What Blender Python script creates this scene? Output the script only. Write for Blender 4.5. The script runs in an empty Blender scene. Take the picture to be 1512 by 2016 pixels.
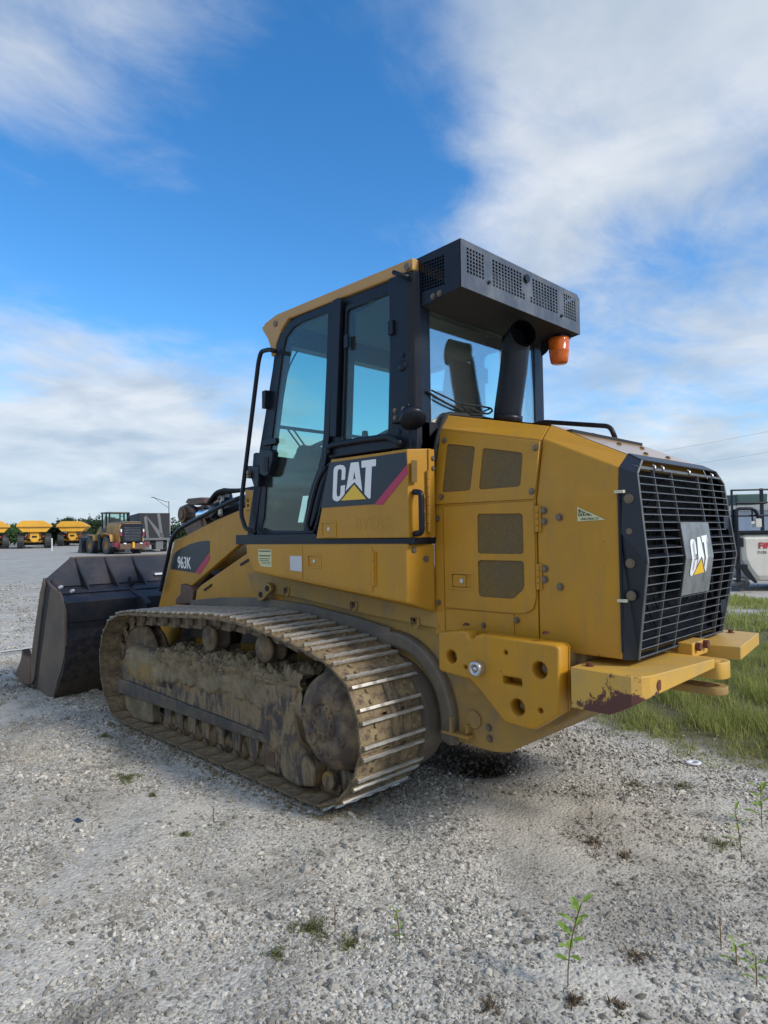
import bpy, bmesh, math, random
import numpy as np
from mathutils import Vector, Matrix, noise
random.seed(7); rng = np.random.default_rng(7)
SC = bpy.context.scene; COL = SC.collection
R = math.radians
# ---------------------------------------------------------------- camera
cam_d = bpy.data.cameras.new('camera'); cam = bpy.data.objects.new('camera', cam_d); COL.objects.link(cam)
cam_d.sensor_fit = 'VERTICAL'; cam_d.sensor_height = 36.0; cam_d.lens = 23.39
cam_d.clip_start = 0.1; cam_d.clip_end = 3000
cam.matrix_world = Matrix(((-0.70830, -0.03445, -0.70507, -2.99), (-0.70575, 0.01298, 0.70835, 3.68), (-0.01525, 0.99932, -0.03351, 1.60), (0, 0, 0, 1)))
SC.camera = cam
# ---------------------------------------------------------------- light and exposure
SUN_DIR = Vector((-0.965, -0.26, 0.0)).normalized(); SUN_EL = R(36)
SUN_DIR = Vector((SUN_DIR.x * math.cos(SUN_EL), SUN_DIR.y * math.cos(SUN_EL), math.sin(SUN_EL)))
sd = bpy.data.lights.new('sun', 'SUN'); sd.energy = 2.0; sd.angle = R(11); sd.color = (1.0, 0.94, 0.85)
sun = bpy.data.objects.new('sun', sd); COL.objects.link(sun)
sun.rotation_euler = SUN_DIR.to_track_quat('Z', 'Y').to_euler(); sun.location = (-10, -20, 20)
SC.view_settings.view_transform = 'Standard'; SC.view_settings.look = 'None'
SC.view_settings.exposure = 0.55; SC.view_settings.gamma = 1; SC.view_settings.use_curve_mapping = False
SC.render.engine = 'CYCLES'

def NT(nt):
    N, L = nt.nodes, nt.links
    def n(t, ins=None, **kw):
        o = N.new(t)
        for k, v in kw.items(): setattr(o, k, v)
        for k, v in (ins or {}).items():
            s = o.inputs[k]
            if hasattr(v, 'is_output') or isinstance(v, bpy.types.NodeSocket): L.new(v, s)
            else: s.default_value = v
        return o
    return n, L
def math_(n, op, a, b=0.0, clamp=False):
    o = n('ShaderNodeMath', {0: a, 1: b}, operation=op); o.use_clamp = clamp; return o.outputs[0]
def mixc(n, f, a, b):
    o = n('ShaderNodeMix', data_type='RGBA')
    for i, v in ((0, f), (6, a), (7, b)):
        if isinstance(v, bpy.types.NodeSocket): o.id_data.links.new(v, o.inputs[i])
        else: o.inputs[i].default_value = (v if i == 0 else (tuple(v) + (1,))[:4])
    return o.outputs[2]
def ramp(n, f, stops):
    o = n('ShaderNodeValToRGB', {0: f}); e = o.color_ramp.elements
    while len(e) < len(stops): e.new(0.5)
    for i, (p, c) in enumerate(stops):
        e[i].position = p
        e[i].color = (c, c, c, 1) if isinstance(c, (int, float)) else tuple(c) + (1,)
    return o.outputs[0]
def noi(n, vec, sc, det=4, rough=0.55, dist=0.0):
    return n('ShaderNodeTexNoise', {'Vector': vec, 'Scale': sc, 'Detail': det, 'Roughness': rough, 'Distortion': dist}).outputs[0]

# ---------------------------------------------------------------- sky
W = bpy.data.worlds.new('World'); SC.world = W; W.use_nodes = True
W.node_tree.nodes.clear(); n, L = NT(W.node_tree)
sky = n('ShaderNodeTexSky', sky_type='NISHITA'); sky.sun_disc = False; sky.sun_elevation = SUN_EL
sky.sun_rotation = math.atan2(SUN_DIR.x, SUN_DIR.y); sky.altitude = 300; sky.air_density = 1.0; sky.dust_density = 0.3; sky.ozone_density = 3.0
hs = n('ShaderNodeHueSaturation', {'Saturation': 1.24, 'Value': 1.12, 'Color': n('ShaderNodeVectorMath', {0: sky.outputs[0], 1: (0.92, 0.985, 1.03)}, operation='MULTIPLY').outputs[0]})
geo = n('ShaderNodeTexCoord').outputs['Generated']
sep = n('ShaderNodeSeparateXYZ', {0: geo})
zc = math_(n, 'MAXIMUM', sep.outputs[2], 0.0)
zz = math_(n, 'ADD', zc, 0.16)
px_ = math_(n, 'DIVIDE', sep.outputs[0], zz); py_ = math_(n, 'DIVIDE', sep.outputs[1], zz)
pv = n('ShaderNodeCombineXYZ', {0: px_, 1: py_, 2: 0.0}).outputs[0]
def blob(d, lo, hi):
    dt = n('ShaderNodeVectorMath', {0: geo, 1: Vector(d).normalized()}, operation='DOT_PRODUCT').outputs['Value']
    o = n('ShaderNodeMapRange', {0: dt, 1: lo, 2: hi}, interpolation_type='SMOOTHSTEP'); return o.outputs[0]
pr_ = n('ShaderNodeMapping', {0: pv, 'Rotation': (0, 0, 0.55), 'Scale': (1.0, 0.62, 1.0)}).outputs[0]
n1 = noi(n, pr_, 1.15, 9, 0.56, 0.45); n2 = noi(n, pr_, 4.2, 8, 0.62, 0.7); n3 = noi(n, pr_, 12.0, 6, 0.6, 0.4)
cl = math_(n, 'ADD', math_(n, 'ADD', math_(n, 'MULTIPLY', n1, 0.60), math_(n, 'MULTIPLY', n2, 0.29)), math_(n, 'MULTIPLY', n3, 0.11))
def bl(d, lo, amt):
    global bias; bias = math_(n, 'ADD', bias, math_(n, 'MULTIPLY', blob(d, lo, 1.0), amt))
bias = math_(n, 'MULTIPLY', blob((0.226, -0.874, 0.43), 0.82, 1.0), 0.22)      # cloud field on the right
bl((0.32, -0.748, 0.582), 0.965, 0.10); bl((0.941, -0.29, 0.175), 0.965, 0.30); bl((0.861, -0.48, 0.166), 0.965, 0.24); bl((0.818, -0.571, 0.072), 0.965, 0.20); bl((0.713, -0.368, 0.597), 0.95, 0.08); bl((0.782, -0.272, 0.56), 0.955, 0.14); bl((0.38, -0.864, 0.329), 0.992, -0.10)
bl((0.749, -0.561, 0.354), 0.93, -0.22); bl((0.896, -0.276, 0.347), 0.975, -0.14)
bias = math_(n, 'ADD', bias, math_(n, 'MULTIPLY', blob((-0.55, 0.70, 0.45), -0.2, 0.9), 0.30))  # unseen cloud cover behind the camera, added to make the ambient less blue
hz = n('ShaderNodeMapRange', {0: sep.outputs[2], 1: 0.17, 2: 0.0}, interpolation_type='SMOOTHSTEP').outputs[0]
bias = math_(n, 'ADD', bias, math_(n, 'MULTIPLY', hz, 0.40))
cov = n('ShaderNodeMapRange', {0: math_(n, 'ADD', cl, bias), 1: 0.50, 2: 0.84}, interpolation_type='SMOOTHSTEP').outputs[0]
shade = noi(n, pv, 2.0, 5, 0.55, 0.3)
ccol = mixc(n, ramp(n, shade, [(0.35, 0.0), (0.68, 1.0)]), (2.5, 3.0, 3.6), (4.4, 4.6, 4.85))
ccol = mixc(n, math_(n, 'MULTIPLY', hz, 0.75), ccol, (2.7, 3.35, 4.1))
skyc = mixc(n, math_(n, 'MULTIPLY', cov, 0.93), hs.outputs[0], ccol)
bg = n('ShaderNodeBackground', {'Color': skyc, 'Strength': 0.13})
wo = n('ShaderNodeOutputWorld', {0: bg.outputs[0]})

# ---------------------------------------------------------------- materials
def mat(name, col, rough=0.5, metal=0.0, fn=None, spec=0.5):
    m = bpy.data.materials.new(name); m.use_nodes = True; m.node_tree.nodes.clear()
    n, L = NT(m.node_tree)
    b = n('ShaderNodeBsdfPrincipled', {'Base Color': tuple(col) + (1,), 'Roughness': rough, 'Metallic': metal, 'Specular IOR Level': spec})
    n('ShaderNodeOutputMaterial', {0: b.outputs[0]})
    if fn: fn(n, L, b, n('ShaderNodeTexCoord').outputs['Object'])
    return m
def grime(dirt=(0.22, 0.16, 0.09), amt=0.35, sc=3.0, base=None, streak=True, bump=0.02, rlo=0.35, rhi=0.75):
    def fn(n, L, b, co):
        a = noi(n, co, sc, 7, 0.65); 
        st = noi(n, n('ShaderNodeMapping', {0: co, 'Scale': (9, 9, 1.1)}).outputs[0], 2.2, 5, 0.6)
        f = math_(n, 'MULTIPLY', ramp(n, a, [(0.42, 0.0), (0.72, 1.0)]), amt)
        if streak: f = math_(n, 'ADD', f, math_(n, 'MULTIPLY', ramp(n, st, [(0.55, 0.0), (0.75, 1.0)]), amt * 0.45), True)
        c = mixc(n, f, base, dirt); L.new(c, b.inputs['Base Color'])
        r = n('ShaderNodeMapRange', {0: a, 3: rlo, 4: rhi}).outputs[0]; L.new(r, b.inputs['Roughness'])
        if bump:
            bn = n('ShaderNodeBump', {'Height': noi(n, co, 60, 3), 'Strength': bump * 4, 'Distance': 0.002}); L.new(bn.outputs[0], b.inputs['Normal'])
    return fn
M = {}
YEL = (0.50, 0.244, 0.014)
def paint(n, L, b, co):
    a = noi(n, co, 1.7, 8, 0.68, 0.3); st = noi(n, n('ShaderNodeMapping', {0: co, 'Scale': (7, 7, 0.8)}).outputs[0], 2.4, 7, 0.65, 0.2)
    c = mixc(n, math_(n, 'MULTIPLY', ramp(n, a, [(0.38, 0.0), (0.70, 1.0)]), 0.50), YEL, (0.285, 0.165, 0.045))
    c = mixc(n, math_(n, 'MULTIPLY', ramp(n, st, [(0.52, 0.0), (0.72, 1.0)]), 0.42), c, (0.30, 0.19, 0.065))
    c = mixc(n, math_(n, 'MULTIPLY', ramp(n, noi(n, co, 0.9, 3, 0.5), [(0.5, 0.0), (0.7, 1.0)]), 0.30), c, (0.455, 0.26, 0.035))
    sc_ = ramp(n, noi(n, n('ShaderNodeMapping', {0: co, 'Scale': (3, 3, 22), 'Rotation': (0, 0.35, 0)}).outputs[0], 5, 5, 0.75, 2.0), [(0.665, 0.0), (0.69, 1.0)])
    c = mixc(n, math_(n, 'MULTIPLY', sc_, 0.40), c, (0.50, 0.36, 0.15))
    ch = ramp(n, noi(n, co, 42, 3, 0.5, 0.5), [(0.725, 0.0), (0.74, 1.0)]); c = mixc(n, math_(n, 'MULTIPLY', ch, 0.7), c, (0.12, 0.06, 0.025))
    L.new(c, b.inputs['Base Color'])
    L.new(n('ShaderNodeMapRange', {0: math_(n, 'ADD', math_(n, 'MULTIPLY', a, 0.6), math_(n, 'MULTIPLY', st, 0.4)), 1: 0.35, 2: 0.7, 3: 0.30, 4: 0.62}).outputs[0], b.inputs['Roughness'])
    hb_ = math_(n, 'ADD', math_(n, 'MULTIPLY', noi(n, co, 2.6, 2, 0.4), 1.0), math_(n, 'MULTIPLY', noi(n, co, 220, 2, 0.5), 0.006))
    L.new(n('ShaderNodeBump', {'Height': hb_, 'Strength': 0.35, 'Distance': 0.03}).outputs[0], b.inputs['Normal'])
M['yellow'] = mat('machine_yellow_paint', YEL, 0.45, fn=paint, spec=0.35)
M['yellow_dusty'] = mat('dusty_yellow_paint', YEL, 0.6, fn=grime((0.23, 0.17, 0.10), 1.0, 4.5, (0.37, 0.225, 0.05), True, 0.06, 0.6, 0.9))
M['roofyel'] = mat('faded_roof_yellow', YEL, 0.5, fn=grime((0.36, 0.22, 0.10), 0.5, 2.5, (0.50, 0.28, 0.08), False, 0.02, 0.4, 0.6))
M['plain_yellow'] = mat('distant_truck_yellow', (0.72, 0.37, 0.03), 0.5, fn=grime((0.5, 0.26, 0.03), 0.5, 1.0, (0.78, 0.41, 0.035)))
M['brown_yellow'] = mat('dirty_loader_yellow', (0.4, 0.22, 0.05), 0.6, fn=grime((0.16, 0.10, 0.05), 0.8, 1.2, (0.46, 0.25, 0.05)))
M['cheek'] = mat('black_grille_cheek_paint', (0.008, 0.012, 0.022), 0.38, fn=grime((0.03, 0.034, 0.042), 0.3, 4, (0.008, 0.012, 0.022), False, 0.0, 0.3, 0.5))
def meshy(n, L, b, co):
    v = n('ShaderNodeTexVoronoi', {'Vector': co, 'Scale': 420.0}, feature='F1').outputs['Distance']
    m1 = ramp(n, v, [(0.34, 0.0), (0.46, 1.0)])
    a = ramp(n, noi(n, co, 5, 5), [(0.4, 0.0), (0.7, 1.0)])
    L.new(mixc(n, m1, (0.03, 0.02, 0.008), mixc(n, a, (0.21, 0.13, 0.03), (0.17, 0.12, 0.055))), b.inputs['Base Color'])
    L.new(n('ShaderNodeBump', {'Height': m1, 'Strength': 0.6, 'Distance': 0.002}).outputs[0], b.inputs['Normal'])
M['rail'] = mat('scuffed_guard_rail_steel', (0.07, 0.062, 0.055), 0.6, 0.2, fn=grime((0.20, 0.155, 0.095), 0.9, 5, (0.062, 0.055, 0.052), True, 0.1, 0.45, 0.8))
M['cream'] = mat('cream_tape', (0.6, 0.56, 0.42), 0.6)
M['mesh'] = mat('perforated_yellow_sheet', YEL, 0.7, fn=meshy)
M['black'] = mat('satin_black_paint', (0.005, 0.008, 0.016), 0.33, fn=grime((0.028, 0.030, 0.034), 0.35, 3, (0.006, 0.009, 0.018), True, 0.01, 0.28, 0.5), spec=0.3)
M['grille_black'] = mat('dusty_black_grille_paint', (0.02, 0.025, 0.035), 0.4, fn=grime((0.09, 0.085, 0.08), 0.6, 6, (0.018, 0.022, 0.03), True, 0.02, 0.3, 0.6))
M['box_gray'] = mat('weathered_lit_charcoal_sheet', (0.05, 0.055, 0.065), 0.42, fn=grime((0.17, 0.175, 0.185), 0.75, 5, (0.065, 0.07, 0.08), True, 0.01, 0.35, 0.55))
M['louvre'] = mat('lit_edge_gray_louvre', (0.11, 0.12, 0.13), 0.4, 0.3, fn=grime((0.3, 0.285, 0.25), 0.5, 8, (0.12, 0.128, 0.135)))
M['dark'] = mat('dark_engine_bay', (0.012, 0.012, 0.014), 0.7)
M['bore_shade'] = mat('shaded_pipe_bore', (0.003, 0.003, 0.003), 0.95, spec=0.0)  # near black paints the shade inside the exhaust mouth
M['rubber'] = mat('black_rubber', (0.015, 0.016, 0.018), 0.75)
M['tire'] = mat('dusty_tire_rubber', (0.03, 0.033, 0.037), 0.85, fn=grime((0.09, 0.085, 0.08), 0.6, 3, (0.028, 0.031, 0.036)))
M['steel'] = mat('bare_steel', (0.55, 0.54, 0.52), 0.35, 0.9)
M['worn'] = mat('ground_worn_grouser_steel', (0.4, 0.39, 0.37), 0.45, 0.6, fn=grime((0.26, 0.22, 0.16), 0.6, 14, (0.66, 0.65, 0.62), False, 0.1, 0.35, 0.6))
M['chrome'] = mat('chrome_rod', (0.8, 0.82, 0.85), 0.12, 1.0)
M['bolt'] = mat('weathered_bolt', (0.17, 0.13, 0.09), 0.5, 0.3)
M['rustbolt'] = mat('rusty_bolt', (0.12, 0.035, 0.02), 0.75)
def mudshoe(n, L, b, co):
    a = noi(n, co, 5, 8, 0.7, 0.6); g = noi(n, co, 17, 6, 0.75); h = noi(n, co, 70, 4, 0.7)
    c = mixc(n, ramp(n, a, [(0.38, 0.0), (0.62, 1.0)]), (0.13, 0.095, 0.06), (0.33, 0.25, 0.145))
    c = mixc(n, math_(n, 'MULTIPLY', ramp(n, g, [(0.5, 0.0), (0.64, 1.0)]), 0.75), c, (0.060, 0.052, 0.046))
    c = mixc(n, math_(n, 'MULTIPLY', ramp(n, noi(n, co, 9, 5, 0.6, 1.0), [(0.6, 0.0), (0.7, 1.0)]), 0.7), c, (0.30, 0.165, 0.07))
    L.new(c, b.inputs['Base Color'])
    hh = math_(n, 'ADD', math_(n, 'MULTIPLY', g, 0.7), math_(n, 'MULTIPLY', h, 0.3))
    L.new(n('ShaderNodeBump', {'Height': hh, 'Strength': 0.9, 'Distance': 0.012}).outputs[0], b.inputs['Normal'])
M['glossyel'] = mat('glossy_hood_top_paint', YEL, 0.16, fn=grime((0.42, 0.36, 0.28), 0.5, 3, YEL, False, 0.0, 0.10, 0.22), spec=1.0)
M['mudsteel'] = mat('mud_caked_track_steel', (0.2, 0.15, 0.09), 0.8, fn=mudshoe, spec=0.3)
def muddy(n, L, b, co):
    a = noi(n, co, 6, 8, 0.7); g = noi(n, co, 40, 5, 0.7)
    c = mixc(n, ramp(n, a, [(0.35, 0.0), (0.68, 1.0)]), (0.15, 0.12, 0.078), (0.30, 0.25, 0.165))
    c = mixc(n, math_(n, 'MULTIPLY', ramp(n, g, [(0.52, 0.0), (0.68, 1.0)]), 0.5), c, (0.085, 0.066, 0.042))
    L.new(c, b.inputs['Base Color'])
    L.new(n('ShaderNodeBump', {'Height': g, 'Strength': 0.8, 'Distance': 0.01}).outputs[0], b.inputs['Normal'])
M['mud'] = mat('dried_clay_mud', (0.2, 0.16, 0.1), 0.95, fn=muddy, spec=0.15)
def framem(n, L, b, co):
    st = noi(n, n('ShaderNodeMapping', {0: co, 'Scale': (5, 5, 2.2)}).outputs[0], 1.8, 8, 0.7, 0.9)
    a = noi(n, co, 4, 7, 0.7)
    c = mixc(n, ramp(n, a, [(0.45, 0.0), (0.6, 1.0)]), (0.065, 0.055, 0.052), (0.12, 0.09, 0.07))
    c = mixc(n, ramp(n, st, [(0.44, 0.0), (0.56, 1.0)]), c, (0.24, 0.18, 0.105))
    c = mixc(n, math_(n, 'MULTIPLY', ramp(n, noi(n, co, 8, 6, 0.7), [(0.58, 0.0), (0.66, 1.0)]), 0.8), c, (0.30, 0.175, 0.045))
    L.new(c, b.inputs['Base Color'])
    L.new(n('ShaderNodeBump', {'Height': noi(n, co, 28, 7, 0.75), 'Strength': 0.9, 'Distance': 0.008}).outputs[0], b.inputs['Normal'])
M['frame'] = mat('mud_streaked_track_frame', (0.1, 0.08, 0.06), 0.75, fn=framem, spec=0.3)
def bucketm(n, L, b, co):
    a = noi(n, co, 2.5, 7, 0.7); g = noi(n, co, 12, 6, 0.7)
    c = mixc(n, ramp(n, a, [(0.45, 0.0), (0.66, 1.0)]), (0.016, 0.020, 0.030), (0.055, 0.044, 0.046))
    c = mixc(n, math_(n, 'MULTIPLY', ramp(n, math_(n, 'ADD', math_(n, 'MULTIPLY', g, 0.8), n('ShaderNodeMapRange', {0: n('ShaderNodeSeparateXYZ', {0: co}).outputs[2], 1: 0.95, 2: 0.0, 3: -0.1, 4: 0.22}).outputs[0]), [(0.42, 0.0), (0.62, 1.0)]), 0.8), c, (0.125, 0.092, 0.062))
    L.new(c, b.inputs['Base Color'])
    L.new(n('ShaderNodeBump', {'Height': g, 'Strength': 0.4, 'Distance': 0.004}).outputs[0], b.inputs['Normal'])
M['bucket'] = mat('worn_black_bucket_steel', (0.03, 0.03, 0.04), 0.5, 0.2, fn=bucketm)
M['bucketmud'] = mat('mud_stained_bucket_plate', (0.12, 0.1, 0.08), 0.7, 0.1, fn=grime((0.20, 0.15, 0.10), 1.0, 3, (0.115, 0.092, 0.075), True, 0.15, 0.6, 0.9), spec=0.3)
M['rust'] = mat('rusted_link_steel', (0.11, 0.06, 0.035), 0.75, 0.1, fn=grime((0.2, 0.12, 0.07), 0.8, 9, (0.10, 0.055, 0.035)))
def bumperm(n, L, b, co):
    s = n('ShaderNodeSeparateXYZ', {0: co})
    low = n('ShaderNodeMapRange', {0: s.outputs[2], 1: 0.90, 2: 0.755}).outputs[0]
    cor = n('ShaderNodeMapRange', {0: n('ShaderNodeVectorMath', {0: co, 1: (-1.63, 0.80, 0.82)}, operation='DISTANCE').outputs['Value'], 1: 0.30, 2: 0.02}).outputs[0]
    a = noi(n, co, 13, 8, 0.72, 0.8)
    k = math_(n, 'ADD', math_(n, 'ADD', a, math_(n, 'MULTIPLY', math_(n, 'MULTIPLY', low, n('ShaderNodeMapRange', {0: s.outputs[1], 1: 0.5, 2: 0.8}).outputs[0]), 0.30)), math_(n, 'MULTIPLY', cor, 0.29))
    f = ramp(n, k, [(0.76, 0.0), (0.80, 1.0)])
    scr = ramp(n, noi(n, n('ShaderNodeMapping', {0: co, 'Scale': (2, 2, 9)}).outputs[0], 6, 6, 0.8, 1.5), [(0.645, 0.0), (0.67, 1.0)])
    c = mixc(n, ramp(n, noi(n, co, 5, 6, 0.65), [(0.4, 0.0), (0.7, 1.0)]), (0.60, 0.345, 0.055), (0.46, 0.30, 0.10))
    c = mixc(n, f, mixc(n, math_(n, 'MULTIPLY', scr, 0.85), c, (0.14, 0.055, 0.03)), (0.10, 0.032, 0.024))
    L.new(c, b.inputs['Base Color'])
M['bumper'] = mat('scraped_yellow_bumper_paint', YEL, 0.5, fn=bumperm)
M['wire'] = mat('gray_wire', (0.45, 0.48, 0.52), 0.6)
M['gravel_tank'] = mat('off_white_tank_paint', (0.6, 0.59, 0.54), 0.45, fn=grime((0.38, 0.36, 0.3), 0.5, 1.5, (0.62, 0.61, 0.56)))
M['white'] = mat('white_lettering', (0.80, 0.80, 0.80), 0.4)
M['offwhite'] = mat('aged_white_plate', (0.55, 0.56, 0.58), 0.5)
M['decal'] = mat('dark_decal_film', (0.018, 0.022, 0.030), 0.38)
M['decal_red'] = mat('magenta_red_decal', (0.42, 0.025, 0.075), 0.4)
M['decal_yel'] = mat('yellow_decal_triangle', (0.80, 0.50, 0.03), 0.4)
M['label'] = mat('pale_yellow_label', (0.60, 0.58, 0.33), 0.5)
M['label_dk'] = mat('label_print', (0.04, 0.05, 0.03), 0.6)
M['ghost'] = mat('faded_letter_ghost', (0.43, 0.212, 0.016), 0.5)
M['grayplate'] = mat('galvanised_badge_plate', (0.30, 0.31, 0.31), 0.45, 0.3, fn=grime((0.09, 0.10, 0.09), 0.8, 7, (0.24, 0.25, 0.25)))
M['tan'] = mat('cab_interior_trim', (0.30, 0.28, 0.25), 0.8)
M['seat'] = mat('dark_seat_fabric', (0.010, 0.012, 0.014), 0.85)
M['red'] = mat('red_reflector', (0.45, 0.02, 0.04), 0.4)
M['darkred'] = mat('dark_red_step', (0.18, 0.01, 0.03), 0.5)
M['tarp'] = mat('dark_tarp', (0.022, 0.026, 0.03), 0.7)
M['tarp_gray'] = mat('gray_tarp_lettering', (0.16, 0.165, 0.17), 0.7)
M['blue'] = mat('teal_gray_drum', (0.05, 0.10, 0.10), 0.5)
M['oil'] = mat('dark_wet_soil', (0.02, 0.018, 0.015), 0.5)
M['scrap'] = mat('navy_plastic_scrap', (0.015, 0.03, 0.06), 0.4)
def glassm(name, tint, rough=0.0, gl=1.0, dust=0.05, base=0.03):
    m = bpy.data.materials.new(name); m.use_nodes = True; m.node_tree.nodes.clear(); n, L = NT(m.node_tree)
    t = n('ShaderNodeBsdfTransparent', {0: tuple(tint) + (1,)}); g = n('ShaderNodeBsdfGlossy', {0: (1, 1, 1, 1), 'Roughness': rough})
    lw_ = n('ShaderNodeLayerWeight', {0: 0.5}); fr = n('ShaderNodeMath', {0: math_(n, 'MULTIPLY', math_(n, 'POWER', lw_.outputs['Facing'], 4.0), 0.9), 1: base}, operation='ADD')
    mx = n('ShaderNodeMixShader', {0: math_(n, 'MULTIPLY', fr.outputs[0], gl, True), 1: t.outputs[0], 2: g.outputs[0]})
    d = n('ShaderNodeBsdfDiffuse', {0: (0.35, 0.36, 0.34, 1)})
    mx2 = n('ShaderNodeMixShader', {0: dust, 1: mx.outputs[0], 2: d.outputs[0]})
    n('ShaderNodeOutputMaterial', {0: mx2.outputs[0]}); return m
M['glass'] = glassm('teal_tinted_cab_glass', (0.74, 0.90, 0.85))
M['rearglass'] = glassm('pale_rear_cab_glass', (0.90, 0.96, 0.92), 0.0, 1.6, 0.045, 0.14)
m = mat('amber_lens', (0.75, 0.16, 0.02), 0.15); m.node_tree.nodes['Principled BSDF'].inputs['Transmission Weight'].default_value = 0.25; M['amber'] = m
def leafm(name, a, b_, sc=0.6, tr=0.25):
    m = bpy.data.materials.new(name); m.use_nodes = True; m.node_tree.nodes.clear(); n, L = NT(m.node_tree)
    rnd = n('ShaderNodeNewGeometry').outputs['Random Per Island']
    c = mixc(n, rnd, a, b_)
    d = n('ShaderNodeBsdfPrincipled', {'Base Color': c, 'Roughness': 0.6, 'Specular IOR Level': 0.3}); t = n('ShaderNodeBsdfTranslucent', {0: c})
    n('ShaderNodeOutputMaterial', {0: n('ShaderNodeMixShader', {0: tr, 1: d.outputs[0], 2: t.outputs[0]}).outputs[0]}); return m
M['grass'] = leafm('meadow_grass_blades', (0.20, 0.245, 0.045), (0.46, 0.46, 0.14), tr=0.35)
M['straw'] = leafm('dry_straw_blades', (0.30, 0.24, 0.12), (0.42, 0.36, 0.20))
M['weed'] = leafm('fresh_weed_leaves', (0.20, 0.33, 0.05), (0.34, 0.48, 0.11), tr=0.4)
M['stalk'] = leafm('reddish_weed_stem', (0.16, 0.09, 0.04), (0.22, 0.14, 0.06))
M['deadleaf'] = leafm('dead_brown_leaves', (0.13, 0.095, 0.06), (0.24, 0.18, 0.11))
M['moss'] = leafm('olive_ground_weed', (0.11, 0.125, 0.045), (0.24, 0.235, 0.10))
M['tree'] = leafm('dark_tree_foliage', (0.018, 0.035, 0.018), (0.05, 0.085, 0.03))
M['tree2'] = leafm('mid_green_foliage', (0.03, 0.065, 0.02), (0.075, 0.13, 0.04))
M['bark'] = mat('tree_bark', (0.06, 0.045, 0.03), 0.9)

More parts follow.
